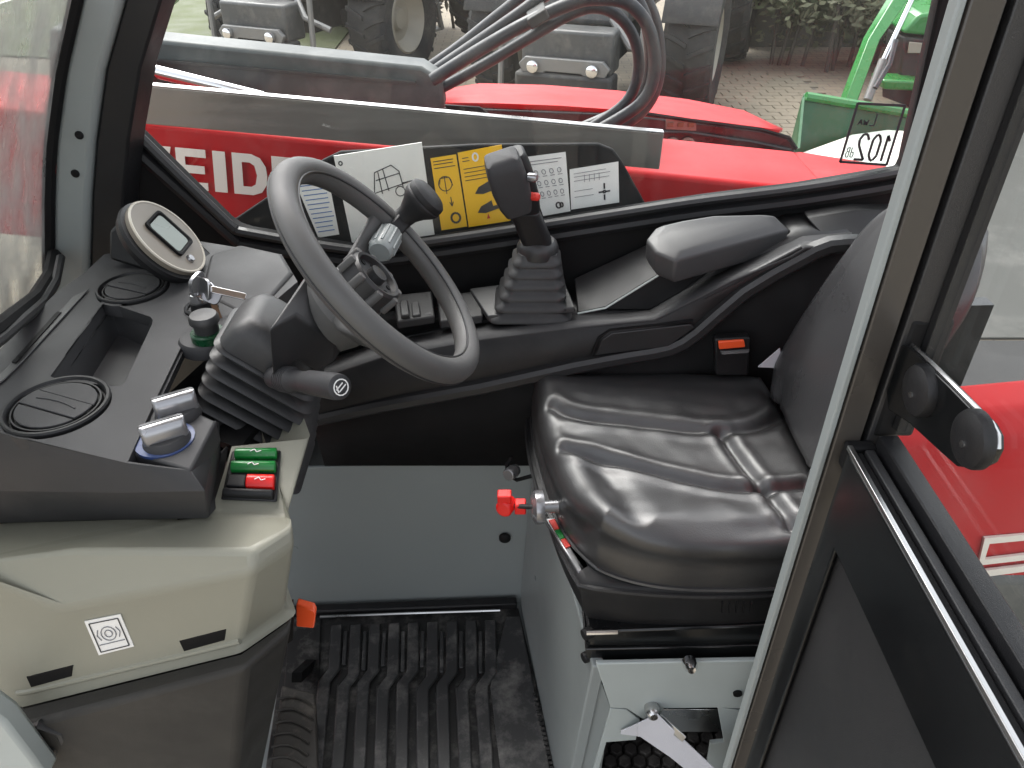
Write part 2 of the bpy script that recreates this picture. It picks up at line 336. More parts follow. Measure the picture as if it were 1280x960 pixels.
# door pillar, vertical, right of the doorway
z0, z1 = -.1, 1.62
def strip(pts): return MB().prism([Vector((x, y, z0)) for x, y in pts], (0, 0, z1 - z0))
dp = strip([(.2400, .458), (.294, .458), (.302, .48), (.325, .56), (.305, .56), (.258, .49)]).build('door_pillar', 'matt_black', cab, .002)
strip([(.2345, .457), (.2362, .4485), (.2408, .4485), (.2408, .457)]).build('pillar_edge', 'grey_lacquer', dp, .0012)
strip([(.2422, .4475), (.2610, .4470), (.2610, .462), (.2422, .462)]).build('pillar_face', 'pillar_brown', dp, .001)
strip([(.2655, .4465), (.2865, .4450), (.2865, .462), (.2655, .462)]).build('pillar_return', 'trim_plastic', dp, .001)
MB().tube([Vector((.286, .444, 1.13)), Vector((.286, .444, z1))], .0065, 8).build('pillar_seal', 'matt_black', dp)
# small floor-edge trim at the foot of the wall
mb = MB(); mb.bar(PZ(360, 766, .012), PZ(646, 755, .012), .022, .028); mb.build('floor_edge_trim', 'black_plastic', cab, .004)
mb = MB(); mb.tube([PZ(400, 771, .02), PZ(500, 767, .02), PZ(625, 763, .02)], .003, 6); mb.build('mat_lip', 'zinc', cab)
# round plugs in the lower wall
for x, y, r in ((631, 673, .013),):
    MB().lathe([(.0, .006), (r * .6, .006), (r, .002), (r, -.004), (0, -.004)], P(x, y, 1.20), (0, -1, 0), 20).build('wall_plug', 'matt_black', cab)
# ------------------------------------------------------------------ FLOOR MAT
fm = thing('floor_mat', 'black ribbed rubber floor mat with pale scuffs in front of the seat', 'floor mat', (-.1, 1.0, 0))
MB().prism([PZ(362, 772, -.004), PZ(648, 764, -.004), PZ(700, 985, -.004), PZ(330, 985, -.004)], (0, 0, .012)).build('mat_base', 'groove_rubber', fm, .002)
zr = .009
def rib(pts, wd, h=.007):
    mb = MB(); n = len(pts); L = []; Rr = []
    for i, p in enumerate(pts):
        p = Vector(p); t = (Vector(pts[min(i + 1, n - 1)]) - Vector(pts[max(i - 1, 0)])).normalized(); s = Vector((t.y, -t.x, 0)) * wd / 2
        L.append(p - s); Rr.append(p + s)
    mb.loft([[l, r, r + Vector((0, 0, h)), l + Vector((0, 0, h))] for l, r in zip(L, Rr)])
    return mb
nr = 9
for i in range(nr):
    xt = 421 + i * 24.0; xm = xt + (-4 + i * .6); jx = -12
    jog = -14
    yj = 838 + (i % 2) * 6 + i * .6
    p = [PZ(xt, 783 - i * .8, zr), PZ(xt - 3 + i * .5, yj, zr), PZ(xt - 3 + jog * .9 + i * .6, yj + 16, zr), PZ(xt - 14 + jog + i * 3.2, 990, zr)]
    rib(p, .026).build('rib', 'mat_rubber', fm, .003)
    if i < nr - 1:
        x2 = xt + 4 + i * .6
        rib([PZ(x2, yj + 19, zr), PZ(x2 - 8 + i * 2.6, 990, zr)], .012, .005).build('rib', 'mat_rubber', fm, .002)
        rib([PZ(xt + 11.5, 790, zr), PZ(xt + 9 + i * .4, yj - 6, zr)], .009, .004).build('rib', 'mat_rubber', fm, .002)
# plain right hand strip with drain holes
mb = MB().prism([PZ(632, 772, zr), PZ(650, 772, zr), PZ(692, 985, zr), PZ(628, 985, zr), PZ(613, 860, zr)], (0, 0, .005)); mb.build('mat_border', 'mat_rubber', fm, .002)
mb = MB().prism([PZ(362, 775, zr), PZ(402, 774, zr), PZ(392, 985, zr), PZ(345, 985, zr)], (0, 0, .004)); mb.build('mat_border', 'groove_rubber', fm, .002)
hm = None
for i in range(16):
    t = i / 15; x = bary(t, 668, 690); y = bary(t, 868, 960)
    mb = MB().box(PZ(x, y, zr + .0065), (.008, .006, .003)); o = mb.build('drain_stud', 'groove_rubber', fm)
# pedal, bottom left of the mat
pd = thing('foot_pedal', 'worn brown rubber foot pedal with curved tread beside the floor mat', 'pedal', tuple(PZ(360, 960, .0)))
q = [PZ(352, 856, .10), PZ(394, 866, .10), PZ(398, 985, .08), PZ(334, 985, .08)]
MB().prism(q, (0, 0, -.02)).build('pedal_plate', 'pedal_rubber', pd, .004)
for k in range(7):
    yy = 874 + k * 15
    arc = [PZ(347 - k * 2 + 46 * t, yy + 8 * math.sin(t * 3.1) * -1 + t * 10, .1015 - .003 * k) for t in (0, .25, .5, .75, 1)]
    MB().tube(arc, .0025, 6).build('tread', 'pedal_rubber', pd)
MB().bar(q[0] + Vector((.02, .03, -.02)), Vector((q[0].x + .02, q[0].y + .12, .0)), .02, .02).build('pedal_arm', 'matt_black', pd)
# ------------------------------------------------------------------ SEAT PEDESTAL
ped = thing('seat_pedestal', 'grey steel seat pedestal with an open recess under the black seat', 'seat pedestal', (.3, .95, 0))
fx0 = Vector((.019, 1.205, 0)); fx1 = PZ(692, 968, 0); 
tl = P(655, 655, 1.19); tr = P(738, 832, .72)
tl = Vector((tl.x, 1.205, .42)); top_front = P(740, 826, .725)
MB().prism([fx0, Vector((fx1.x + .012, .715, 0)), Vector((top_front.x, .715, top_front.z)), Vector((.045, 1.205, top_front.z + .02))], (.02, 0, 0)).build('front_panel', 'grey_lacquer', ped, .003)
cpl = [P(745, 830, .712), P(935, 826, .712), P(1000, 826, .712), P(985, 890, .712), P(925, 886, .712), P(897, 885, .712), P(830, 886, .712), P(824, 899, .712), P(803, 899, .712), P(783, 886, .712), P(763, 885, .712)]
MB().prism(cpl, (0, .008, 0)).build('mounting_plate', 'light_grey_lacquer', ped, .002)
MB().prism([P(763, 886, .716), P(783, 887, .716), P(800, 900, .716), P(795, 925, .716), P(758, 928, .716), P(745, 975, .716), P(738, 975, .716)], (0, .008, 0)).build('side_flange', 'light_grey_lacquer', ped, .001)
MB().prism([P(716, 985, .720), P(744, 832, .720), P(764, 886, .720), P(748, 985, .720)], (0, .006, 0)).build('corner_flange', 'grey_lacquer', ped, .001)
MB().prism([P(826, 887, .76), P(960, 887, .76), P(960, 915, .76), P(826, 915, .76)], (0, .006, 0)).build('recess_plate', 'zinc', ped, .001)
MB().prism([P(897, 884, .716), P(925, 888, .716), P(912, 985, .716), P(880, 985, .716), P(888, 930, .716), P(905, 928, .716)], (0, .008, 0)).build('side_flange', 'light_grey_lacquer', ped, .001)
MB().prism([(.12, 1.1, 0), (.6, 1.1, 0), (.6, 1.1, .5), (.12, 1.1, .5)], (0, .02, 0)).build('back_panel', 'matt_black', ped)
MB().prism([(.12, .74, .43), (.62, .74, .43), (.62, 1.18, .43), (.07, 1.18, .43)], (0, 0, .012)).build('top_panel', 'grey_lacquer', ped)
q = P(816, 890, .700); MB().lathe([(.0, .012), (.006, .012), (.010, .008), (.0125, .001), (.0125, 0), (.012, -.012), (0, -.012)], q, (0, -1, .25), 20).build('bolt', 'zinc', ped)
q = P(863, 832, .697); MB().lathe([(.0, .012), (.006, .011), (.010, .003), (.011, 0), (.011, -.01), (0, -.01)], q, (0, -1, .3), 14).build('bolt', 'chrome', ped)
q = P(922, 867, .710); MB().lathe([(.0, .002), (.007, .002), (.007, -.004), (0, -.004)], q, (0, -1, 0), 14).build('bolt_hole', 'matt_black', ped)
# perforated honeycomb mat inside the recess
hc = thing('honeycomb_mat', 'dirty brown honeycomb rubber mat under the seat pedestal', 'rubber mat', (.25, .85, 0))
MB().prism([(.1, .72, .002), (.6, .72, .002), (.6, 1.08, .002), (.1, 1.08, .002)], (0, 0, .008)).build('mat_base', 'groove_rubber', hc)
mb = MB(); rh = .016
for iy in range(14):
    for ix in range(15):
        cx = .12 + ix * rh * 1.78 + (iy % 2) * rh * .89; cy = .73 + iy * rh * 1.54
        o_ = [Vector((cx + rh * math.sin(R(60 * k)), cy + rh * math.cos(R(60 * k)), .010)) for k in range(6)]
        i_ = [Vector((cx + rh * .74 * math.sin(R(60 * k)), cy + rh * .74 * math.cos(R(60 * k)), .024)) for k in range(6)]
        mb.add(o_ + i_, [(k, (k + 1) % 6, 6 + (k + 1) % 6, 6 + k) for k in range(6)] + [(6, 7, 8, 9, 10, 11)])
mb.build('honeycomb', 'honeycomb', hc)['kind'] = 'stuff'
# webbing strap hanging from the bolt
stp = thing('webbing_strap', 'pale woven webbing strap bolted to the seat pedestal', 'strap', tuple(P(830, 930, .69)))
pa = [P(797, 905, .692), P(822, 893, .69), P(856, 926, .67), P(905, 972, .64), P(930, 1000, .63)]
pb = [P(797, 921, .692), P(800, 921, .69), P(838, 947, .67), P(885, 985, .64), P(890, 1000, .63)]
MB().loft([[x, y, y + Vector((0, .0022, 0)), x + Vector((0, .0022, 0))] for x, y in zip(pa, pb)]).build('strap_band', 'webbing', stp, .0006)
MB().loft([[x, y, y + Vector((0, .002, 0)), x + Vector((0, .002, 0))] for x, y in zip([P(776, 914, .71), P(797, 905, .70)], [P(776, 918, .71), P(800, 921, .70)])]).build('strap_end', 'webbing', stp, .0006)
MB().loft([[x, y, y + Vector((0, .003, 0)), x + Vector((0, .003, 0))] for x, y in zip([P(815, 885, .700), P(829, 896, .695), P(858, 922, .665)], [P(806, 897, .700), P(824, 905, .695), P(853, 928, .665)])]).build('strap_lug', 'zinc', stp, .0008)
# ------------------------------------------------------------------ DRIVER SEAT
seat = thing('driver_seat', 'glossy black vinyl driver seat with stitched cushion and tall backrest', 'seat', (.28, .92, .43))
# slide rails and suspension
MB().prism([P(735, 790, .735), P(960, 782, .735), P(1010, 782, .735), P(1010, 806, .735), P(735, 808, .735)], (0, .40, 0)).build('upper_rail', 'black_paint', seat, .003)
MB().prism([P(732, 812, .73), P(850, 808, .73), P(862, 836, .73), P(1010, 840, .73), P(1010, 808, .73)][0:1] + [P(1010, 806, .73), P(1010, 838, .73), P(866, 840, .73), P(852, 826, .73), P(733, 829, .73)], (0, .42, 0)).build('lower_rail', 'black_paint', seat, .002)
MB().tube([P(733, 791, .728), P(772, 790, .728)], .004, 8).build('rail_pin', 'chrome', seat)
for yy in (793, 822): MB().lathe([(.0, .003), (.008, .003), (.009, 0), (.009, -.012), (0, -.012)], P(731, yy, .735), (-1, -.5, 0), 14).build('rail_end_cap', 'black_plastic', seat)
ZC = .70
FA, FB, FC, FD = PZ(653, 462, ZC), PZ(1012, 455, ZC), Vector((.50, .735, ZC)), PZ(727, 684, ZC - .01)
FB = Vector((.475, FA.y + .01, ZC))
def bil(a, b):
    s = (a + 1) / 2; t = (b + 1) / 2
    return (FD * (1 - s) + FC * s) * (1 - t) + (FA * (1 - s) + FB * s) * t
def groove(pts): return [p.xy for p in bez([PZ(x, y, ZC + .005) for x, y in pts], 6)]
GR_ = [(groove([(690, 503), (720, 513), (800, 519), (890, 527), (948, 523), (984, 506)]), .013, .008),
      (groove([(706, 552), (740, 560), (830, 581), (900, 597), (950, 602), (1010, 596)]), .016, .007),
      (groove([(903, 529), (930, 566), (955, 598), (992, 650)]), .013, .007),
      (groove([(752, 566), (775, 610), (800, 655), (820, 664), (900, 662), (1000, 652)]), .007, .015),
      (groove([(760, 655), (760, 652), (800, 676), (880, 672), (1000, 655)]), .004, .010),
      (groove([(700, 520), (720, 545), (742, 575), (760, 600)]), .003, .012)]
GR = [(a_, d_ * .9, s_ * 1.35) for a_, d_, s_ in GR_]
def segd(p, pl):
    best = 9
    for i in range(len(pl) - 1):
        a = pl[i]; b = pl[i + 1]; ab = b - a; t = max(0, min(1, (p - a).dot(ab) / ab.length_squared)); best = min(best, (p - a - ab * t).length)
    return best
N_ = 150
mb = MB(); rows = []
def sq(a, b):                          # square to rounded square
    k = .28 + .36 * max(0, -a) * max(0, -b); ea = a * math.sqrt(1 - b * b / 2); eb = b * math.sqrt(1 - a * a / 2)
    return a * (1 - k) + ea * k, b * (1 - k) + eb * k
def ctop(a, b):
    a2, b2 = sq(a, b); p = bil(a2, b2); z = ZC
    z += .013 * max(0, (abs(b) - .35) / .65) ** 1.5 - .012 * math.cos(min(1, abs(b)) * 1.5) + .012 * max(0, -a) ** 2
    d = 1 - max(abs(a), abs(b)); e = .24 + .05 * max(0, -b)
    if d < e: q = 1 - d / e; z -= .048 * (1 - math.sqrt(max(0, 1 - q ** 2.4)))
    for pl_, dp_, sg in GR:
        dd = segd(p.xy, pl_)
        if dd < sg * 5: z += min(1, d / .16) * (-dp_ * math.exp(-(dd / sg) ** 2) + dp_ * .2 * math.exp(-((dd - 2.2 * sg) / sg) ** 2))
    z += .0012 * noise.noise(Vector((p.x * 30, p.y * 30, 0)))
    return Vector((p.x, p.y, z))
for i in range(N_ + 1):
    rows.append([ctop(-1 + 2 * i / N_, -1 + 2 * j / N_) for j in range(N_ + 1)])
mb.loft(rows, cap=False, closed=False)
edge = [rows[0][j] for j in range(N_)] + [rows[i][N_] for i in range(N_)] + [rows[N_][N_ - j] for j in range(N_)] + [rows[N_ - i][0] for i in range(N_)]
cen = bil(0, 0)
def ring(sc, z): return [Vector((cen.x + (p.x - cen.x) * sc, cen.y + (p.y - cen.y) * sc, z if z is not None else p.z)) for p in edge]
mb.loft([ring(1, None), ring(1.014, .648), ring(1.018, .628), ring(1.014, .610), ring(1.005, .600), ring(.96, .592)], cap=True)
cush = mb.build('cushion', 'vinyl', seat, smooth=180)
MB().tube(ring(1.016, .607), .0035, 6, closed=True).build('piping', 'vinyl', cush)
# suspension tub under the cushion
def sq2(a, b): k = .30; return a * (1 - k) + a * math.sqrt(1 - b * b / 2) * k, b * (1 - k) + b * math.sqrt(1 - a * a / 2) * k
loop2 = [(-1, -1 + 2 * j / 20) for j in range(20)] + [(-1 + 2 * j / 20, 1) for j in range(20)] + [(1, 1 - 2 * j / 20) for j in range(20)] + [(1 - 2 * j / 20, -1) for j in range(20)]
edge2 = [bil(*sq2(a, b)) for a, b in loop2]
def edger(sc, z, dx=0): return [Vector((cen.x + (p.x - cen.x) * sc + dx, cen.y + (p.y - cen.y) * sc, z)) for p in edge2]
MB().loft([edger(1.0, .602), edger(1.015, .597, -.008), edger(1.022, .588, -.009), edger(1.01, .578, -.008), edger(.99, .54, -.004), edger(.975, .512, 0), edger(.95, .500)]).build('suspension_tub', 'black_plastic', seat, smooth=50); TB = onto(bpy.data.objects['suspension_tub'])
MB().tube(edger(1.021, .594, -.009), .004, 6, closed=True).build('tub_lip', 'trim_plastic', seat)
# faint moulded characters on the tub side are reduced to shallow ribs
for k in range(5):
    x = 903 + k * 9; MB().bar(P(x, 753, .716), P(x - 1, 765, .716), .002, .004, (0, 1, 0)).build('moulded_mark', 'matt_black', seat)
# indicator slot with red and green decal on the tub front
def tubf(t, z, o): p = FD + (FA - FD) * t; q = cen + (p - cen) * 1.035; return Vector((q.x - .016 - o, q.y, z))
sl_ = [PZ(x, y, .602) for x, y in ((681, 648), (698, 646), (737, 708), (723, 716))]
ss = MB().prism(sl_, (0, 0, -.012)).build('indicator_slot', 'silver_plastic', seat, .002)
for (t0, t1, m) in ((.05, .24, 'red_ink'), (.25, .42, 'green_plastic'), (.43, .58, 'red_ink')):
    Lf = lambda t: bary(t, sl_[0], sl_[3]) + (sl_[1] - sl_[0]) * .15; Rf = lambda t: bary(t, sl_[1], sl_[2]) - (sl_[1] - sl_[0]) * .12
    MB().prism([Lf(t0), Rf(t0), Rf(t1), Lf(t1)], (0, 0, .002)).build('indicator_mark', m, ss)
# front bellows box and adjusters
MB().prism([P(664, 568, 1.07), P(690, 560, 1.0), P(722, 640, .88), P(700, 650, .92), P(668, 640, 1.05)], (.05, .03, 0)).build('suspension_housing', 'trim_plastic', seat, .004)
ax = Vector((-1, -.10, .02)).normalized(); kc = P(674, 634, .87)
MB().lathe([(0, .012), (.018, .012), (.026, .007), (.027, 0), (.026, -.006), (.010, -.008), (.010, -.03), (0, -.03)], kc, ax, 24).build('weight_knob', 'silver_plastic', seat, smooth=30)
rk = P(633, 632, .885)
MB().tube([rk, kc], .004, 8).build('knob_shaft', 'black_plastic', seat)
k_ = MB().lathe([(0, .014), (.012, .014), (.014, .010), (.014, -.010), (.012, -.014), (0, -.014)], rk, (-.4, -1, .2), 18); k_.box(rk + Vector((-.003, 0, .017)), (.022, .018, .020)); k_.box(rk + Vector((.022, 0, -.002)), (.018, .018, .02))
k_.build('height_knob', 'bright_red_plastic', seat, .002)
MB().lathe([(0, .016), (.010, .016), (.012, .012), (.012, -.012), (0, -.012)], P(640, 590, 1.05), (-.5, -1, .3), 18).build('release_knob', 'silver_plastic', seat, .001)
MB().tube([P(640, 572, 1.06), P(634, 580, 1.06), P(634, 592, 1.06), P(646, 600, 1.06), P(668, 594, 1.06)], .004, 8).build('release_cable', 'matt_black', seat)
# backrest
def brow(h):
    z = .70 + h * .39; hw = .155 - .035 * h ** 1.5; 
    if h > .75: hw *= math.sqrt(max(0, 1 - ((h - .75) / .25) ** 2.2)) * .999 + .001
    if h < .12: hw *= .86 + .14 * h / .12
    x0 = .468 + .02 * h + .10 * max(0, h - .12) ** 1.35; yc = .97; n = 26; fr = []; bk = []
    for k in range(n + 1):
        s = -1 + 2 * k / n; y = yc + s * hw
        bul = .030 * (1 - abs(s) ** 2.5); wing = -.030 * max(0, (abs(s) - .45) / .55) ** 1.3 * (1 - h * .4)
        edgef = .045 * max(0, (abs(s) - .72) / .28) ** 3
        seam = .006 * math.exp(-((abs(s) - .62 - .12 * h) / .035) ** 2)
        fr.append(Vector((x0 - bul * .5 + wing + edgef + seam, y, z)))
        bk.append(Vector((x0 + .06 - .03 * abs(s) ** 3, y, z - .01)))
    return fr + bk[::-1]
MB().loft([brow(k / 30) for k in range(31)]).build('backrest', 'backrest_vinyl', seat, smooth=180)
# fabric tag between seat and side wall
MB().prism([P(948, 459, 1.10), P(975, 436, 1.10), P(978, 455, 1.10), P(972, 460, 1.10)], (0, .003, 0)).build('care_tag', 'webbing', seat)
# seat belt buckle
bk = thing('seat_belt_buckle', 'black seat belt buckle with an orange release button beside the seat', 'buckle', tuple(P(914, 450, 1.125)))
MB().prism([P(893, 424, 1.12), P(938, 422, 1.12), P(936, 470, 1.12), P(895, 470, 1.12)], (0, .02, 0)).build('buckle_body', 'black_plastic', bk, .004)
MB().prism([P(897, 425, 1.118), P(929, 423, 1.118), P(931, 432, 1.118), P(898, 435, 1.118)], (0, -.006, 0)).build('release_button', 'orange_plastic', bk, .002)
MB().prism([P(900, 438, 1.118), P(936, 436, 1.118), P(935, 440, 1.118), P(902, 442, 1.118)], (0, -.003, 0)).build('latch_slot', 'silver_plastic', bk)
# ------------------------------------------------------------------ SIDE CONSOLE (far side, with armrest)
con = thing('side_console', 'black moulded side console with armrest running under the side window', 'console', (.2, 1.2, .5))
L1 = [(330, 468), (400, 452), (475, 428), (602, 404), (719, 393), (775, 391), (812, 387), (849, 366), (905, 338), (987, 303), (1003, 295), (1065, 290)]
L2 = [(330, 488), (400, 472), (475, 447), (602, 424), (719, 409), (775, 403), (818, 399), (860, 378), (915, 350), (988, 320), (1006, 309), (1065, 303)]
L3 = [(330, 540), (400, 520), (475, 503), (602, 479), (719, 455), (780, 444), (838, 432), (872, 412), (930, 362), (1002, 322), (1035, 306), (1065, 305)]
p1 = [P(x, y, 1.195) for x, y in L1]; p2 = [P(x, y, 1.13) for x, y in L2]; p3 = [P(x, y, 1.145) for x, y in L3]
MB().loft([p1, p2], cap=False, closed=False).build('console_edge', 'dash_plastic', con, solid=.004, smooth=20)  # lighter plastic than the front: window light painted into the bevel
MB().loft([[p + Vector((0, .003, -.002)) for p in p2], [p + Vector((0, 0, 0)) for p in p3], [p + Vector((0, .05, -.03)) for p in p3]], cap=False, closed=False).build('console_front', 'black_plastic', con, solid=.004, smooth=20)
p4 = [Vector((p.x * 1.0, 1.298, p.z - .004)) for p in p1]
MB().loft([[p + Vector((0, .003, -.003)) for p in p1], p4], cap=False, closed=False).build('console_top', 'trim_plastic', con, solid=.004)
tr_ = bez([P(385, 527, 1.14), P(475, 508, 1.135), P(602, 485, 1.13), P(719, 459, 1.13), P(790, 446, 1.13), P(838, 437, 1.13), P(872, 417, 1.13), P(931, 366, 1.13), P(1000, 326, 1.13), P(1038, 308, 1.13), P(1080, 306, 1.13)], 2)
def strip_band(path, wd, dp, name, m):
    rings = []
    for i, p in enumerate(path):
        t = (path[min(i + 1, len(path) - 1)] - path[max(i - 1, 0)]).normalized(); u_ = Vector((0, 1, 0)).cross(t).normalized(); u_ = u_ if u_.z > 0 else -u_
        f_ = Vector((0, -1, 0))
        rings.append([p + u_ * wd * .5 - f_ * dp, p + u_ * wd * .42 + f_ * dp * .1, p + u_ * wd * .15 + f_ * dp * .55, p - u_ * wd * .3 + f_ * dp * .5, p - u_ * wd * .5 + f_ * dp * .2, p - u_ * wd * .5 - f_ * dp])
    return MB().loft(rings).build(name, m, con, smooth=25)
strip_band(tr_, .026, .012, 'lower_trim', 'trim_plastic')
MB().loft([[p + Vector((0, .018, -.005)) for p in tr_], [Vector((p.x, 1.19, ztop + .004)) for p in tr_]], cap=False, closed=False).build('kick_panel', 'matt_black', con, solid=.004)
# recessed tray panel and light border behind the front edge
MB().prism([P(722, 391, 1.198), P(757, 384, 1.199), P(838, 334, 1.225), P(812, 304, 1.285), P(718, 348, 1.285)], (0, .004, -.006)).build('tray_slope', 'trim_plastic', con, .002)
MB().prism([P(757, 386, 1.197), P(838, 336, 1.222), P(888, 337, 1.22), P(850, 365, 1.193), P(812, 387, 1.193)], (0, .004, -.004)).build('tray_panel', 'matt_black', con, .001)
MB().tube([P(722, 392, 1.194), P(757, 385, 1.194), P(838, 335, 1.218), P(888, 335, 1.218)], .0018, 6).build('tray_border', 'light_grey_lacquer', con)
rc = [(744, 443), (752, 424), (764, 415), (862, 404), (868, 408), (842, 427), (835, 432)]
MB().prism([P(x, y, 1.132) for x, y in rc], (0, -.004, 0)).build('storage_cover', 'trim_plastic', con, .003)
MB().tube([P(x, y, 1.131) for x, y in [(740, 444), (749, 422), (762, 412), (866, 401)]], .003, 6).build('cover_seam', 'matt_black', con)
# armrest
ar = [PZ(808, 297, .945), PZ(820, 282, .955), PZ(850, 275, .96), PZ(894, 268, .965), PZ(969, 266, .97), PZ(988, 284, .95), PZ(845, 323, .935), PZ(820, 313, .938)]
cc = sum(ar, Vector()) / len(ar)
MB().loft([[cc + (p - cc) * sc + Vector((0, 0, dz)) for p in ar] for sc, dz in ((.80, .003), (1.0, -.004), (.99, -.034), (.9, -.05))]).build('armrest_pad', 'armrest_plastic', con, .005, 4, smooth=35)
aA, aB = PZ(852, 323, .925), PZ(988, 288, .94)
MB().prism([aA, aB, P(1000, 298, aB.y), P(940, 320, bary(.6, aA, aB).y), P(882, 336, aA.y + .02)], (0, .05, -.004)).build('armrest_support', 'matt_black', con, .004)
# second bar behind, towards the seat back
strip_band([P(880, 372, 1.133), P(931, 346, 1.133), P(1002, 309, 1.133)], .006, .004, 'console_rib', 'trim_plastic')
MB().prism([P(1008, 272, 1.25), P(1070, 262, 1.25), P(1120, 262, 1.25), P(1120, 300, 1.20), P(1030, 296, 1.2)], (0, .03, .0)).build('rear_tray', 'black_plastic', con, .004)
# switch block behind the steering wheel
for (x0, x1) in ((493, 540), (546, 600)):
    MB().prism([P(x0, 378, 1.25), P(x1, 373, 1.25), P(x1 + 4, 405, 1.18), P(x0 + 4, 412, 1.18)], (0, .004, .014)).build('switch_block', 'black_plastic', con, .003)
for i in range(3):
    x = 500 + i * 14; MB().prism([P(x, 384, 1.238), P(x + 11, 383, 1.238), P(x + 13, 402, 1.19), P(x + 2, 404, 1.19)], (0, -.002, .016)).build('rocker_switch', 'trim_plastic', con, .003)
# ------------------------------------------------------------------ JOYSTICK
js = thing('joystick', 'grey and black joystick standing on a ribbed rubber boot', 'joystick', tuple(P(655, 395, 1.2)))
bp_ = [P(587, 367, 1.255), P(610, 402, 1.17), P(719, 391, 1.17), P(703, 352, 1.255)]
MB().prism(bp_, (0, .002, .010)).build('base_plate', 'trim_plastic', js, .002)
b0 = P(662, 388, 1.215) ; b1 = P(672, 312, 1.215)
for k in range(7):
    t = k / 6; c = bary(t, b0, b1); hw = bary(t ** .8, .074, .037); hd = bary(t ** .8, .054, .034); EX = Vector((1, 0, .0)); EY = Vector((0, 1, .0))
    ax_ = (b1 - b0) / 6; mbr = MB()
    if k < 6:
        mbr.loft([rrect(c, EX, EY, hw * .90, hd * .90, .016), rrect(c + ax_ * .12, EX, EY, hw, hd, .018), rrect(c + ax_ * .42, EX, EY, hw * .99, hd * .99, .018), rrect(c + ax_ * .62, EX, EY, hw * .86, hd * .86, .016), rrect(c + ax_ * 1.05, EX, EY, hw * .80, hd * .80, .015)])
        mbr.build('boot_fold', 'bellows_rubber', js, smooth=60)
MB().lathe([(.036, -.008), (.036, .006), (.032, .016), (.027, .020), (0, .020)], b1, (.05, 0, 1), 28).build('boot_collar', 'trim_plastic', js)
s0 = b1 + Vector((0, 0, .012)); s1 = P(655, 262, 1.20)
shp = [rrect(bary(t, s0, s1), Vector((1, 0, 0)), Vector((0, 1, 0)), bary(t, .026, .024), .024, .013) for t in (0, .3, .6, 1)]
MB().loft(shp).build('grip', 'black_plastic', js, .002)
# head: a rounded block leaning towards the front of the cab, thumb face towards the camera
h0 = P(648, 268, 1.185); up = (P(634, 205, 1.14) - P(652, 262, 1.16)); up.normalize()
HX = Vector((1, .12, .18)).normalized(); HX = (HX - up * HX.dot(up)).normalized(); HY = up.cross(HX)
hc_ = P(638, 234, 1.15)
rs = []
for (u_, a_, b_) in ((-.054, .014, .014), (-.05, .021, .022), (-.03, .027, .026), (0, .030, .028), (.03, .029, .027), (.047, .025, .022), (.051, .016, .014)):
    rs.append(rrect(hc_ + up * u_ + HY * (.012), HX, HY, a_, b_, min(a_, b_) * .36))
MB().loft(rs).build('grip_head', 'dash_plastic', js, smooth=50)
rs = [rrect(hc_ + up * u_ + HX * .017 + HY * .035, HX, HY, a_, b_, .012) for (u_, a_, b_) in ((-.075, .018, .022), (-.04, .023, .026), (0, .024, .026), (.035, .02, .02))]
MB().loft(rs).build('head_back', 'black_plastic', js, .003)
MB().lathe([(0, .006), (.004, .006), (.0065, .003), (.0065, -.01), (0, -.01)], P(670, 246, 1.15), (1, -.5, .1), 14).build('thumb_button', 'red_ink', js)
MB().lathe([(0, .006), (.005, .006), (.007, .002), (.007, -.008), (0, -.008)], P(667, 222, 1.14), (1, -.5, .1), 14).build('thumb_button', 'silver_plastic', js)
# ------------------------------------------------------------------ DASHBOARD
ZD = .95
dash = thing('dashboard', 'dark grey dashboard with two round vents over a beige lower cover', 'dashboard', (-.45, .8, .4))
T = lambda x, y, z=ZD: PZ(x, y, z)
outl = [T(-90, 518), T(0, 541), T(159, 579), T(197, 494), T(228, 430), T(300, 424), T(320, 396), T(372, 352), T(352, 318), T(240, 300), T(130, 318), T(104, 342), T(72, 364), T(0, 436), T(-90, 470)]
pocket = [T(63, 470), T(129, 374), T(134, 371), T(140, 372), T(188, 396), T(191, 400), T(190, 405), T(156, 478), T(150, 483), T(70, 474)]
VENTS = ((72, 510, .0585), (167, 362, .0505))
vh = [[T(x, y) + Vector((math.cos(R(10 * k)), math.sin(R(10 * k)), 0)) * (r_ * .985) for k in range(36)] for x, y, r_ in VENTS]
MB().plate(outl, [pocket] + vh, (0, 0, -.018)).build('dash_top', 'dash_plastic', dash, .004, 3)
pkb = [p + (sum(pocket, Vector()) / len(pocket) - p) * .10 + Vector((0, 0, -.058)) for p in pocket]
pk = MB(); pk.loft([[p + Vector((0, 0, -.004)) for p in pocket], pkb], cap=False); pk.add(pkb, [tuple(range(len(pkb)))]); pk.build('storage_pocket', 'pocket_plastic', dash)
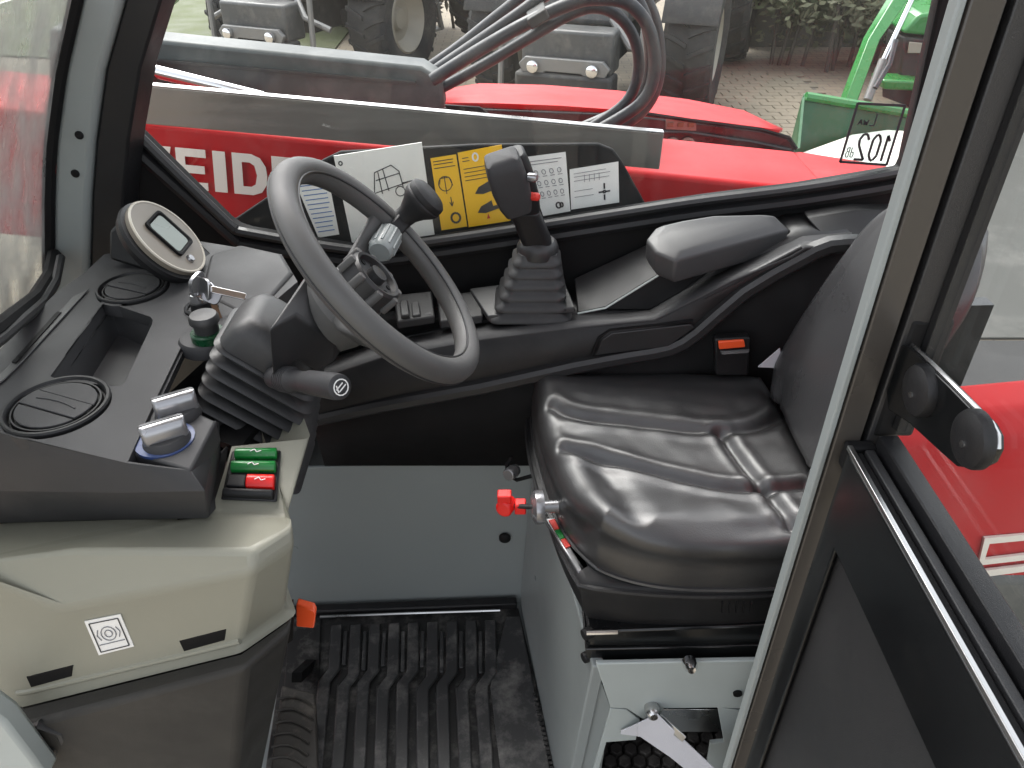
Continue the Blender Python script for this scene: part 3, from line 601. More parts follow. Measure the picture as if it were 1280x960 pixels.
# knob plate, a shallow step lower than the top
MB().prism([T(165, 566, ZD - .004), T(200, 494, ZD - .004), T(270, 526, ZD - .004), T(238, 588, ZD - .004)], (0, 0, -.03)).build('heater_panel', 'dash_plastic', dash, .003)
MB().lathe([(.0315, -.003), (.0315, .0006), (0, .0006)], T(206, 549, ZD - .003), (0, 0, 1), 28).build('heater_scale', 'blue_print', dash)
for (x, y) in ((208, 548), (222, 514)):
    c = T(x, y, ZD); hk = MB().lathe([(0, .006), (.021, .006), (.024, .002), (.0255, -.003), (.0255, -.006), (0, -.006)], c, (0, 0, 1), 28).build('heater_knob', 'dash_plastic', dash)
    mb = MB(); d_ = Vector((.86, .5, 0)); mb.loft([rrect(c + Vector((0, 0, h)), d_, Vector((-d_.y, d_.x, 0)), .0235, w_, .006) for h, w_ in ((.004, .012), (.014, .011), (.022, .008), (.024, .005))]); mb.build('knob_bar', 'silver_plastic', hk, smooth=60)
# trench the column boot stands in
MB().prism([T(199, 494, .945), T(229, 431, .945), T(229, 431, .86), T(199, 494, .86)], (.004, 0, 0)).build('trench_wall', 'dash_plastic', dash)
MB().prism([T(180, 520, .85), T(300, 410, .85), T(400, 430, .85), T(300, 560, .85)], (0, 0, -.01)).build('trench_floor', 'matt_black', dash)
# near face: two facets down to the beige cover
f0 = [T(-90, 518), T(0, 541), T(159, 579), T(238, 588, ZD - .006), T(270, 526, ZD - .006)]
f1 = [P(-90, 610, .685), P(0, 614, .66), P(150, 616, .618), P(256, 614, .59), P(274, 528, .735)]
f2 = [P(-90, 662, .74), P(0, 654, .71), P(150, 650, .668), P(260, 648, .632), P(276, 566, .745)]
MB().loft([f0, f1, f2, [p + Vector((.0, .03, -.01)) for p in f2]], cap=False, closed=False).build('dash_side', 'dash_plastic', dash, .004, 3, solid=.004)
# air vents
for (x, y, r) in VENTS:
    c = T(x, y, ZD - .004); s = r / .06
    ve = MB().lathe([(.060 * s, -.01), (.060 * s, .005), (.0585 * s, .0072), (.0555 * s, .0072), (.0535 * s, .0045), (.0525 * s, -.002), (.0505 * s, -.002), (.0495 * s, .0045), (.0475 * s, .0045), (.0465 * s, -.002), (.0, -.003)], c, (0, 0, 1), 48).build('air_vent', 'black_plastic', dash, smooth=28)
    d_ = Vector((.93, -.36, 0)); e_ = Vector((.36, .93, 0)); up3 = Vector((0, 0, 1))
    def louvre(y0, y1, h):             # one slice of the round grille between two chords
        rr_ = .0450 * s; pts = []
        for y, sg in ((y0, 1), (y1, -1)):
            hw = math.sqrt(max(rr_ ** 2 - (y * rr_) ** 2, 1e-8))
            pts += [(-hw * sg, y * rr_), (hw * sg, y * rr_)]
        n_ = 7; arc = []
        for k in range(n_ + 1): y = bary(k / n_, y0, y1) * rr_; arc.append((math.sqrt(max(rr_ ** 2 - y * y, 1e-8)), y))
        ol = [c + d_ * x + e_ * y for x, y in arc] + [c + d_ * -x + e_ * y for x, y in reversed(arc)]
        return MB().prism([p + up3 * h for p in ol], up3 * .0028)
    for (ya, yb, h) in ((-.985, -.34, .0030), (-.31, .30, .0042), (.33, .985, .0030)): louvre(ya, yb, h).build('louvre', 'dash_plastic', ve, .0008)
    MB().tube([c + d_ * (-.030 * s + .06 * s * t) + e_ * (.004 * s * math.sin(t * 3.14)) + up3 * .0072 for t in (0, .25, .5, .75, 1)], .0011, 6).build('thumb_ridge', 'dash_plastic', ve)
# defroster grille along the windscreen
gr = MB().prism([T(-40, 510, ZD + .001), T(8, 462, ZD + .001), T(92, 372, ZD + .001), T(112, 362, ZD + .001), T(30, 452, ZD + .001), T(6, 476, ZD + .001)], (0, 0, .002)).build('defroster_grille', 'trim_plastic', dash, .001)
for k in range(11):
    t = k / 10; x = bary(t, 18, 68); y = bary(t, 450, 394); MB().prism([T(x - 3, y + 3, ZD + .0032), T(x + 4, y - 4, ZD + .0032), T(x + 9, y - 3, ZD + .0032), T(x + 2, y + 4, ZD + .0032)], (0, 0, .0012)).build('slot', 'matt_black', gr)
# display pod
NN = Vector((.783, .059, .62)).normalized()
pc = CAM + ray(208, 298) * 1.14
E1 = (Vector((0, 1, 0)) - NN * NN.y).normalized(); E2 = E1.cross(NN)
# long and short axes of the round instrument
pod = MB().loft([[pc + NN * h + (E1 * math.cos(R(10 * k)) * 1.02 + E2 * math.sin(R(10 * k))) * r_ for k in range(36)] for r_, h in ((.066, -.022), (.070, -.012), (.069, -.006), (.064, -.004))]).build('display_pod', 'black_plastic', dash, smooth=30)
pb_ = [P(134, 286, 1.17), P(190, 244, 1.24), P(272, 326, 1.24), P(236, 352, 1.05), P(135, 322, 1.10)]
MB().prism([P(135, 288, 1.09), P(160, 270, 1.10), P(236, 340, 1.06), P(228, 354, 1.05), P(135, 325, 1.07)], (.02, .06, .0)).build('pod_housing', 'black_plastic', dash, .006)
bz = MB().lathe([(.064, -.008), (.064, .003), (.062, .005), (.05, .0045), (0, .004)], pc, NN, 44).build('display_bezel', 'ivory', dash)
MB().tube([pc + NN * .004 + (E1 * math.cos(R(8 * k)) + E2 * math.sin(R(8 * k))) * .0625 for k in range(45)], .0022, 6, closed=True).build('bezel_ring', 'bezel_silver', bz)
BX = (E2 * -1 if E2.x < 0 else E2); 
def pm(a, b, h): return pc + E1 * a + E2 * b + NN * h
sc_ = pm(.006, -.002, .0048)
MB().loft([rrect(sc_ + NN * h, E1, E2, a_, b_, .008) for h, a_, b_ in ((0, .029, .033), (.004, .029, .033), (.004, .026, .030), (.0005, .023, .027))]).build('screen_frame', 'matt_black', bz)
MB().loft([rrect(sc_ + NN * h, E1, E2, .0228, .0268, .007) for h in (.0, .002)]).build('screen', 'screen', bz)
q = CAM + ray(236, 327) * (pc.y - CAM.y) / ray(236, 327).y
tq = (pc - CAM).dot(NN) / ray(235, 326).dot(NN); q = CAM + ray(235, 326) * tq
MB().lathe([(0, .009), (.005, .009), (.0065, .006), (.0065, .003), (0, .003)], q, NN, 14).build('display_button', 'silver_plastic', bz)
# raised binnacle right of the pod
rb = [T(262, 318, .96), T(300, 305, .96), T(352, 316, .96), T(366, 340, .955), T(316, 398, .952), T(250, 366, .952)]
MB().prism(rb, (0, 0, -.02)).build('binnacle_top', 'dash_plastic', dash, .006, 3)
MB().prism([T(367, 341, .952), T(317, 399, .949), T(317, 399, .949) + Vector((.0, 0, -.07)), T(367, 341, .952) + Vector((0, 0, -.09))], (-.01, .01, 0)).build('binnacle_side', 'black_plastic', dash, .002)
# push button with green collar, and ignition lock
c = T(257, 424, ZD - .002)
MB().lathe([(.034, -.012), (.034, .002), (.031, .006), (.022, .007), (0, .007)], c, (0, 0, 1), 28).build('button_boss', 'dash_plastic', dash)
c = T(260, 418, ZD + .010)
pbn = MB().lathe([(.0215, -.006), (.0215, .004), (.019, .006), (0, .006)], c, (0, 0, 1), 26).build('push_button', 'dark_green_plastic', dash)
MB().lathe([(.0155, .0), (.0155, .018), (.019, .020), (.019, .026), (.0165, .030), (0, .031)], c, (0, 0, 1), 26).build('button_cap', 'bellows_rubber', pbn)
lk = T(252, 386, ZD)
MB().lathe([(.023, 0), (.023, .004), (.020, .006), (.018, .004), (.0175, .001), (.014, .0), (.013, .012), (.009, .014), (0, .014)], lk, (0, 0, 1), 26).build('ignition_lock', 'black_plastic', dash, smooth=30)
# side strip with green tell-tale, right of the binnacle
MB().prism([T(382, 372, .93), T(392, 376, .93), T(344, 414, .93), T(336, 410, .93)], (0, 0, -.01)).build('column_strip', 'beige_plastic', dash, .002)
MB().prism([T(396, 376, .915), T(420, 392, .915), T(372, 420, .915), T(346, 414, .915)], (0, 0, -.012)).build('tell_tale_panel', 'black_plastic', dash, .002)
MB().prism([T(345, 400, .922), T(366, 395, .922), T(366, 402, .922), T(346, 408, .922)], (0, 0, .006)).build('tell_tale_button', 'green_plastic', dash, .002)
MB().prism([T(378, 384, .918), T(398, 386, .918), T(392, 397, .918), T(370, 394, .918)], (0, 0, .006)).build('tell_tale_button', 'silver_plastic', dash, .002)
# beige lower cover
V = lambda t: P(*t)
A0, A1, A2 = V((-60, 658, .73)), V((220, 641, .665)), V((222, 650, .655))
F0, F1, F2, F3 = V((262, 646, .645)), V((290, 558, .74)), V((389, 548, .755)), V((361, 648, .65))
B0, B1, B2, B3 = V((-60, 708, .60)), V((88, 687, .59)), V((316, 687, .572)), V((366, 655, .615))
C0, C1, C2, C3 = V((-60, 706, .588)), V((66, 762, .566)), V((316, 716, .556)), V((369, 682, .60))
D0, D1, D2, D3 = V((-60, 880, .58)), V((30, 868, .575)), V((300, 803, .568)), V((357, 762, .61))
G0, G1, G2, G3 = V((-60, 905, .572)), V((28, 884, .57)), V((302, 816, .562)), V((371, 768, .612))
H1 = V((78, 762, .566))
back = lambda p, y=.98: Vector((p.x * y / p.y * 1.06, y, p.z - .03))
vs = [A0, A1, A2, F0, F1, F2, F3, B0, B1, B2, B3, C0, C1, C2, C3, D0, D1, D2, D3, G0, G1, G2, G3, back(F2), back(F3), back(B3), back(C3), back(D3), back(G3), H1]
fs = [(0, 1, 2, 8, 7), (2, 3, 9, 8), (3, 6, 10, 9), (3, 4, 5, 6), (7, 8, 29, 12, 11), (8, 9, 13, 29), (9, 10, 14, 13), (11, 12, 16, 15), (12, 29, 13, 17, 16), (13, 14, 18, 17), (15, 16, 20, 19), (16, 17, 21, 20), (17, 18, 22, 21),
      (5, 23, 24, 6), (6, 24, 25, 10), (10, 25, 26, 14), (14, 26, 27, 18), (18, 27, 28, 22)]
low = MB().add(vs, fs).build('lower_cover', 'beige_plastic', dash, .007, 3, smooth=30)
# two slots with recessed edges, warning sticker
LW = onto(low)
for (x0, y0, x1, y1) in ((33, 846, 92, 831), (224, 801, 283, 786)):
    q_ = [LW(x, y, .0008) for x, y in ((x0, y0), (x1, y1), (x1 - 2, y1 + 14), (x0 + 6, y0 + 13))]; nn_ = (q_[1] - q_[0]).cross(q_[3] - q_[0]).normalized()
    nn_ = nn_ if nn_.dot(CAM - q_[0]) < 0 else -nn_
    MB().prism(q_, nn_ * .006).build('slot', 'matt_black', low, .001)
MB().tube([LW(x, y, .0) for x, y in ((22, 866), (36, 864), (100, 849), (170, 832), (230, 818), (300, 801))], .004, 8).build('cover_lip', 'beige_plastic', low)
class Face:
    def __init__(s, o, ex, ey, n): s.o, s.ex, s.ey, s.n = o, ex, ey, n
    def __call__(s, a, b): return s.o + s.ex * a + s.ey * b
class Card:
    def __init__(s, q, n=None):
        s.q = q; s.n = n or (q[1] - q[0]).cross(q[3] - q[0]).normalized()
        if s.n.dot(CAM - q[0]) < 0: s.n = -s.n
    def __call__(s, a, b):
        q = s.q; return (q[0] * (1 - a) + q[1] * a) * (1 - b) + (q[3] * (1 - a) + q[2] * a) * b + s.n * .0004
def circ(cx, cy, r, n=14, ry=None): ry = ry or r; return [((cx + r * math.cos(2 * math.pi * k / n), cy + ry * math.sin(2 * math.pi * k / n)), (cx + r * math.cos(2 * math.pi * (k + 1) / n), cy + ry * math.sin(2 * math.pi * (k + 1) / n))) for k in range(n)]
def poly(*p): return [(p[i], p[i + 1]) for i in range(len(p) - 1)]
def card(name, pxs, Y, m, parent, th=.001):
    q = [P(x, y, Y if not isinstance(Y, (list, tuple)) else Y[i]) for i, (x, y) in enumerate(pxs)]; M = Card(q)
    o = MB().prism([p for p in q], -M.n * th).build(name, m, parent); return o, M
q = [LW(x, y, .0012) for x, y in ((106, 776), (151, 767), (168, 807), (124, 818))]; M = Card(q)
sk_ = MB().prism(q, -M.n * .001).build('warning_sticker', 'white_print', low)
MB().strokes(poly((.1, .08), (.9, .08), (.9, .92), (.1, .92), (.1, .08)), M, .0012).build('printed_border', 'ink', sk_)
MB().strokes(circ(.5, .45, .2) + circ(.5, .45, .1) + poly((.25, .3), (.18, .45), (.25, .6)) + poly((.75, .3), (.82, .45), (.75, .6)) + poly((.15, .72), (.85, .72)), M, .001).build('printed_symbol', 'grey_ink', sk_)
# rocker switch cluster on the beige cover
rp = [PP(x, y, F0, F1, F3, .002) for x, y in ((291, 567), (352, 566), (347, 630), (277, 627))]; M = Card(rp)
rk_ = MB().prism([p + M.n * .001 for p in rp], M.n * .004).build('switch_frame', 'black_plastic', low, .002)
for (b0, b1, m, a0) in ((.02, .20, 'green_plastic', .10), (.28, .47, 'green_plastic', .08), (.55, .80, 'bright_red_plastic', .42), (.84, .98, 'black_plastic', .04)):
    if a0 > .3: MB().prism([M(.06, b0) + M.n * .005, M(.42, b0) + M.n * .005, M(.42, b1) + M.n * .005, M(.06, b1) + M.n * .005], M.n * .006).build('rocker_switch', 'black_plastic', rk_, .002)
    mb = MB(); rws = []
    for k in range(6):
        t = k / 5; h = .005 + .010 * math.sin(math.pi * (.25 + .6 * t))
        rws.append([M(a0, bary(t, b0, b1)) + M.n * h, M(.94, bary(t, b0, b1)) + M.n * h, M(.94, bary(t, b0, b1)) + M.n * .003, M(a0, bary(t, b0, b1)) + M.n * .003])
    rs_ = mb.loft(rws).build('rocker_switch', m, rk_, .0015)
    bm0 = bary(.5, b0, b1); Mi = Face(M(bary(.5, a0, .94), bm0) + M.n * .0152, (M(1, bm0) - M(0, bm0)).normalized(), (M(.5, 1) - M(.5, 0)).normalized(), M.n)
    if m != 'black_plastic': MB().strokes([((-.006, .001), (-.001, -.002)), ((-.001, -.002), (.002, .002)), ((.002, .002), (.007, 0))], Mi, .001, .0006).build('printed_symbol', 'white_print', rk_)
# black bottom cover
I1, I2, I3 = V((24, 910, .535)), V((306, 835, .528)), V((366, 786, .588))
J0, J1, J2, J3 = V((-60, 1010, .56)), V((20, 1060, .545)), V((286, 1060, .545)), V((318, 1010, .68))
g1, g2, g3 = V((30, 886, .566)), V((302, 818, .558)), V((371, 770, .61))
bc = MB().add([g1, g2, g3, I1, I2, I3, J1, J2, J3, back(g3), back(I3), back(J3), g1 + Vector((-.03, .02, -.01)), J1 + Vector((-.06, .02, 0)), I1 + Vector((-.03, .02, -.01))],
    [(0, 1, 4, 3), (1, 2, 5, 4), (3, 4, 7, 6), (4, 5, 8, 7), (2, 9, 10, 5), (5, 10, 11, 8), (0, 3, 14, 12), (3, 6, 13, 14)]).build('bottom_cover', 'cover_plastic', dash, .009, 3, smooth=30)
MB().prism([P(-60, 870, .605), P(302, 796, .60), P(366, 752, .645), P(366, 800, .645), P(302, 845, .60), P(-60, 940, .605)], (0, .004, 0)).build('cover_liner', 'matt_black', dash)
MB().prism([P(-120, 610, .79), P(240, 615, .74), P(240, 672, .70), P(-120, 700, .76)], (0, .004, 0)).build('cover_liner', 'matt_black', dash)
q = P(60, 930, .545)
MB().lathe([(.030, -.02), (.030, -.004), (.024, .002), (.018, .0), (.016, .008), (.012, .010), (.010, .004), (0, .003)], q, (-.1, -1, .15), 26).build('cover_knob', 'bellows_rubber', dash)
MB().tube([P(30, 912, .54), P(50, 905, .535), P(75, 915, .538), P(84, 935, .545)], .006, 8).build('cover_lug', 'bellows_rubber', dash)
# orange tab behind the cover
tg = MB().prism([P(370, 756, .66), P(392, 762, .655), P(394, 768, .65), P(392, 786, .65), P(370, 784, .66)], (.0, .012, 0)).build('release_tab', 'orange_plastic', None, .003)
tag(tg, 'small orange-red plastic tab sticking out behind the beige lower cover', 'tab')
# ------------------------------------------------------------------ STEERING COLUMN
Nw = Vector((.62, .05, .78)).normalized(); Y1 = (Vector((0, 1, 0)) - Nw * Nw.y).normalized(); X1 = Y1.cross(Nw)
if X1.x < 0: X1 = -X1
col = thing('steering_column', 'steering column in a folded black rubber boot with a switch stalk', 'steering column', (-.33, .86, .80))
b0 = P(314, 562, .87); b1 = P(344, 432, .85)
for k in range(1, 10):
    t = k / 10; c = bary(t, b0, b1); hx = bary(t, .090, .068); hy = bary(t, .072, .056); ax_ = (b1 - b0) / 10
    M0 = lambda f, s: rrect(c + ax_ * f, X1, Y1, hx * s, hy * s, .018)
    MB().loft([M0(0, .80), M0(.12, .96), M0(.30, 1.02), M0(.48, .97), M0(.70, .80), M0(1.05, .78)]).build('boot_fold', 'bellows_rubber', col, smooth=60)
c = b1 + Vector((0.004, 0, .0))
MB().loft([rrect(c + Nw * h, X1, Y1, hx, hy, .02) for h, hx, hy in ((-.01, .066, .055), (.014, .064, .053), (.034, .052, .046), (.039, .040, .038))]).build('boot_top', 'bellows_rubber', col, smooth=45)
# switch housing
dv = Vector((.02, .10, .015))
h_ = [P(335, 412, .76), P(369, 393, .80), P(420, 431, .82), P(419, 452, .82), P(398, 466, .80), P(371, 452, .79), P(341, 478, .76)]
h2 = [p + dv for p in h_]
hb = MB(); hb.add(h_ + h2, [(0, 1, 5, 6), (1, 2, 3, 4, 5), (7, 13, 12, 8), (8, 12, 11, 10, 9)] + [(i, (i + 1) % 7, (i + 1) % 7 + 7, i + 7) for i in range(7)])
hb.build('switch_housing', 'trim_plastic', col, .004, 3)
sa = P(352, 473, .775); sb = P(426, 484, .69); sd_ = (sb - sa).normalized(); Ls = (sb - sa).length
st = MB().lathe([(.0135, -.02), (.0155, 0), (.0155, .028), (.0125, .034), (.0125, .06), (.0145, .068), (.0155, Ls - .012), (.0145, Ls - .002), (.012, Ls), (0, Ls)], sa, sd_, 24).build('switch_stalk', 'dash_plastic', col, smooth=40)
for k in range(6): MB().lathe([(.0162, 0), (.0165, .0012), (.0162, .0026), (.015, .0026), (.015, 0)], sa + sd_ * (.002 + .0045 * k), sd_, 24).build('stalk_rib', 'dash_plastic', st)
o_ = sb + sd_ * .0004; ex = Vector((1, 0, 0)); ex = (ex - sd_ * ex.dot(sd_)).normalized(); ey = sd_.cross(ex)
if ey.z < 0: ey = -ey
M = Face(o_, ex, ey, sd_)
MB().strokes(circ(0, 0, .009) + [((-.006, -.003), (.002, .005)), ((-.002, -.005), (.006, .003)), ((-.003, -.006), (-.006, .002))], M, .0014).build('printed_symbol', 'white_print', st)
# ------------------------------------------------------------------ STEERING WHEEL
Nw = Vector((.755, .07, .65)).normalized(); Y1 = (Vector((0, 1, 0)) - Nw * Nw.y).normalized(); X1 = Y1.cross(Nw)
X1 = X1 if X1.x > 0 else -X1
wc = Vector((-.162, .873, 1.044)); RW, rW = .156, .0168
sw = thing('steering_wheel', 'grey rubber steering wheel with a black spinner knob on its rim', 'steering wheel', tuple(wc))
rim_pts = [wc + (X1 * math.cos(R(5 * k)) + Y1 * math.sin(R(5 * k))) * RW for k in range(72)]
rim = MB().tube(rim_pts, rW, 18, closed=True).build('rim', 'wheel_rubber', sw, smooth=180)
MB().tube([wc + (X1 * math.cos(R(5 * k)) + Y1 * math.sin(R(5 * k))) * (RW - rW * .72) + Nw * rW * .70 for k in range(72)], .0016, 6, closed=True).build('rim_seam', 'trim_plastic', rim)
MB().tube([wc + (X1 * math.cos(R(5 * k)) + Y1 * math.sin(R(5 * k))) * (RW + rW * .90) - Nw * rW * .42 for k in range(72)], .0014, 6, closed=True).build('rim_seam', 'trim_plastic', rim)
MB().lathe([(.022, -.20), (.028, -.16), (.036, -.135), (.052, -.095), (.055, -.075), (.042, -.050), (.036, -.035), (0, -.035)], wc, Nw, 32).build('hub', 'wheel_rubber', sw, smooth=30)
hd = MB().lathe([(.038, -.04), (.038, -.012), (.035, -.008), (.031, -.009), (.029, -.016), (.013, -.016), (.012, -.006), (0, -.005)], wc, Nw, 32).build('hub_nut_plate', 'trim_plastic', sw, smooth=30)
for k in range(8):
    a = R(45 * k + 15); q = wc + (X1 * math.cos(a) + Y1 * math.sin(a)) * .0385 - Nw * .022; q2 = (X1 * math.cos(a) + Y1 * math.sin(a))
    MB().lathe([(.006, -.012), (.006, .010), (.0045, .012), (0, .012)], q, Nw, 10).build('hub_tooth', 'wheel_rubber', hd)
    MB().lathe([(0, .0008), (.0038, .0008), (.0038, -.001), (0, -.001)], wc + q2 * .024 - Nw * .0155, Nw, 10).build('hub_hole', 'matt_black', hd)
for a in (182, 285, 100):
    dr_ = X1 * math.cos(R(a)) + Y1 * math.sin(R(a)); sd2 = Nw.cross(dr_)
    rs = []
    wk = .6 if a == 100 else 1
    for t, wd, th, h in ((.03, .022 * wk, .010, -.075), (.07, .020 * wk, .008, -.062), (.11, .017 * wk, .007, -.034), (.135, .016 * wk, .007, -.012), (.152, .016 * wk, .007, -.004)):
        rs.append(rrect(wc + dr_ * t + Nw * h, sd2, Nw, wd, th, .005, 3))
    MB().loft(rs).build('spoke', 'wheel_rubber', sw, smooth=50)
kp = wc + (X1 * math.cos(R(89)) + Y1 * math.sin(R(89))) * RW
kn = MB().lathe([(.017, .010), (.0145, .018), (.0155, .028), (.021, .040), (.028, .050), (.0305, .055), (.0305, .058), (.029, .060), (.030, .063), (.029, .069), (.024, .073), (.012, .076), (0, .0765)], kp, Nw, 32).build('spinner_knob', 'black_plastic', sw, smooth=35)
inw = (wc - kp).normalized()
cl = MB(); cl.lathe([(.0225, -.011), (.0245, -.009), (.0245, .009), (.0225, .011)], kp, Y1.cross(Nw), 24); cl.build('knob_clamp', 'black_plastic', sw)
axx = ((wc - Nw * .045) - kp).normalized(); o1 = axx.orthogonal().normalized(); o2 = axx.cross(o1)
cb = MB().lathe([(.013, 0), (.0175, .004), (.0175, .046), (.014, .052), (0, .052)], kp + axx * .018, axx, 24).build('clamp_sleeve', 'grey_lacquer', sw)
for k in range(10):
    a = R(36 * k); q = kp + axx * .018 + (o1 * math.cos(a) + o2 * math.sin(a)) * .0172
    MB().tube([q + axx * .006, q + axx * .044], .0022, 6).build('sleeve_flute', 'grey_lacquer', cb)
# ------------------------------------------------------------------ IGNITION KEYS
ky = thing('ignition_key', 'bunch of steel keys hanging in the ignition lock', 'keys', tuple(lk + Vector((0, 0, .012))))
mb = MB(); kd = Vector((.5, .1, .85)).normalized()
mb.lathe([(.011, 0), (.011, .012), (.008, .014), (0, .014)], lk + Vector((0, 0, .012)), (0, 0, 1), 18); mb.build('lock_barrel', 'chrome', ky)
def flat(name, c, u, v, a, b, th, m):
    u = Vector(u).normalized(); v = Vector(v); v = (v - u * v.dot(u)).normalized(); n = u.cross(v)
    return MB().loft([rrect(Vector(c) + n * h, u, v, a, b, min(a, b) * .6, 4) for h in (-th / 2, th / 2)]).build(name, m, ky, .0006)
flat('key_bow', lk + Vector((.004, -.002, .040)), (.3, .9, .2), (.2, 0, 1), .015, .016, .005, 'silver_plastic')
flat('key_bow', lk + Vector((.014, -.006, .034)), (.6, -.5, .1), (.1, .3, 1), .013, .015, .004, 'zinc')
flat('key_bow', lk + Vector((.024, -.010, .026)), (.9, -.2, -.3), (.1, .6, .6), .012, .011, .004, 'silver_plastic')
flat('key_blade', lk + Vector((.045, -.006, .028)), (1, .02, -.28), (0, .8, .6), .024, .005, .0028, 'chrome')
flat('key_blade', lk + Vector((.030, -.022, .006)), (.35, -.5, -.9), (.8, .4, 0), .015, .004, .0028, 'rust')
MB().tube([lk + Vector((.014, -.004, .030)) + (Vector((1, 0, 0)) * math.cos(R(30 * k)) + Vector((0, .5, .86)) * math.sin(R(30 * k))) * .013 for k in range(12)], .0013, 6, closed=True).build('key_ring', 'chrome', ky)
# ------------------------------------------------------------------ PLACARD PANEL OUTSIDE THE WINDOW
pp = thing('placard_panel', 'black panel behind the side window carrying manual cards and yellow safety labels', 'placard panel', tuple(P(560, 290, 1.36)))
YP = 1.362
MB().prism([P(288, 278, YP), P(404, 200, YP), P(425, 190, YP), P(600, 181, YP), P(748, 180, YP), P(766, 187, YP), P(778, 203, YP), P(815, 270, YP), P(640, 320, YP), P(440, 340, YP), P(330, 330, YP)], (0, .012, 0)).build('backing', 'matt_black', pp, .003)
YC = YP - .002
def lines(x0, x1, ys, jag=.15): return [((x0, y), (x1 - random.random() * jag, y)) for y in ys]
cw, M = card('load_chart_card', [(417, 195), (527, 178), (544, 300), (442, 313)], YC - .004, 'card_white', pp, .002)
veh = poly((.38, .42), (.42, .22), (.62, .17), (.70, .24), (.72, .40)) + poly((.52, .20), (.55, .42)) + poly((.30, .44), (.78, .36)) + circ(.38, .50, .055, 10, .05) + circ(.68, .44, .055, 10, .05) + poly((.72, .36), (.85, .35), (.86, .42)) + poly((.28, .46), (.24, .52), (.33, .53)) + poly((.42, .30), (.70, .26)) + poly((.46, .22), (.47, .44))
MB().strokes(veh, M, .0016).build('printed_drawing', 'ink', cw)
MB().strokes(circ(.06, .08, .02, 8), M, .002).build('punched_hole', 'ink', cw)
cb_, M = card('leaflet_card', [(368, 226), (410, 221), (424, 293), (398, 297)], YC, 'card_white', pp)
MB().strokes(lines(.1, .95, [.1 + .08 * k for k in range(11)]), M, .0016).build('printed_text', 'blue_ink', cb_)
y1, M = card('yellow_safety_label', [(538, 198), (570, 193), (584, 283), (552, 288)], YC, 'yellow_print', pp)
MB().strokes(lines(.08, .95, [.05, .09, .14]) + circ(.42, .36, .26, 14, .10) + poly((.2, .36), (.25, .28), (.6, .28), (.7, .4)) + poly((.42, .26), (.42, .5)) + poly((.55, .55), (.55, .68)) + poly((.48, .62), (.55, .68), (.62, .62)), M, .0014).build('printed_drawing', 'ink', y1)
MB().strokes(circ(.62, .85, .17, 14, .07), M, .004).build('printed_wheel', 'ink', y1)
y2, M = card('yellow_safety_label', [(572, 191), (627, 181), (638, 276), (586, 284)], YC, 'yellow_print', pp)
MB().strokes(lines(.08, .92, [.22, .27, .32, .37]) + lines(.08, .3, [.08, .12]), M, .0012).build('printed_text', 'ink', y2)
for cy in (.50, .76):
    MB().prism([M(.26, cy + .06), M(.36, cy - .02), M(.50, cy - .05), M(.62, cy - .08), M(.64, cy), M(.80, cy - .01), M(.80, cy + .04), M(.62, cy + .06), M(.45, cy + .08)], M.n * .0005).build('printed_glove', 'ink', y2)
MB().prism([M(.46, .92), M(.50, .85), M(.54, .92)], M.n * .0005).build('printed_warning', 'red_ink', y2)
MB().strokes(circ(.38, .09, .06, 10, .05), M, .003).build('printed_symbol', 'white_print', y2)
c1, M = card('control_chart_card', [(653, 197), (707, 190), (713, 264), (679, 270)], YC, 'white_print', pp)
sg = lines(.1, .9, [.08, .13]) + [s for r_ in range(3) for c_ in range(4) for s in circ(.2 + .2 * c_, .27 + .18 * r_, .05, 8, .04) + [((.15 + .2 * c_, .34 + .18 * r_), (.27 + .2 * c_, .34 + .18 * r_))]]
MB().strokes(sg, M, .0011).build('printed_chart', 'grey_ink', c1)
MB().strokes(circ(.62, .86, .08, 10, .05) + circ(.72, .86, .05, 10, .04), M, .003).build('printed_symbol', 'ink', c1)
c2, M = card('control_chart_card', [(712, 212), (773, 202), (774, 253), (714, 262)], YC, 'white_print', pp)
MB().strokes(lines(.08, .9, [.12, .2, .3], .3) + [((.3 + .1 * k, .18), (.3 + .1 * k, .36)) for k in range(4)] + lines(.08, .5, [.55, .7], .1), M, .0009).build('printed_chart', 'grey_ink', c2)
MB().strokes([((.70, .46), (.70, .60)), ((.70, .74), (.70, .88)), ((.58, .67), (.66, .67)), ((.74, .67), (.82, .67))] + circ(.70, .67, .03, 8), M, .003).build('printed_symbol', 'ink', c2)
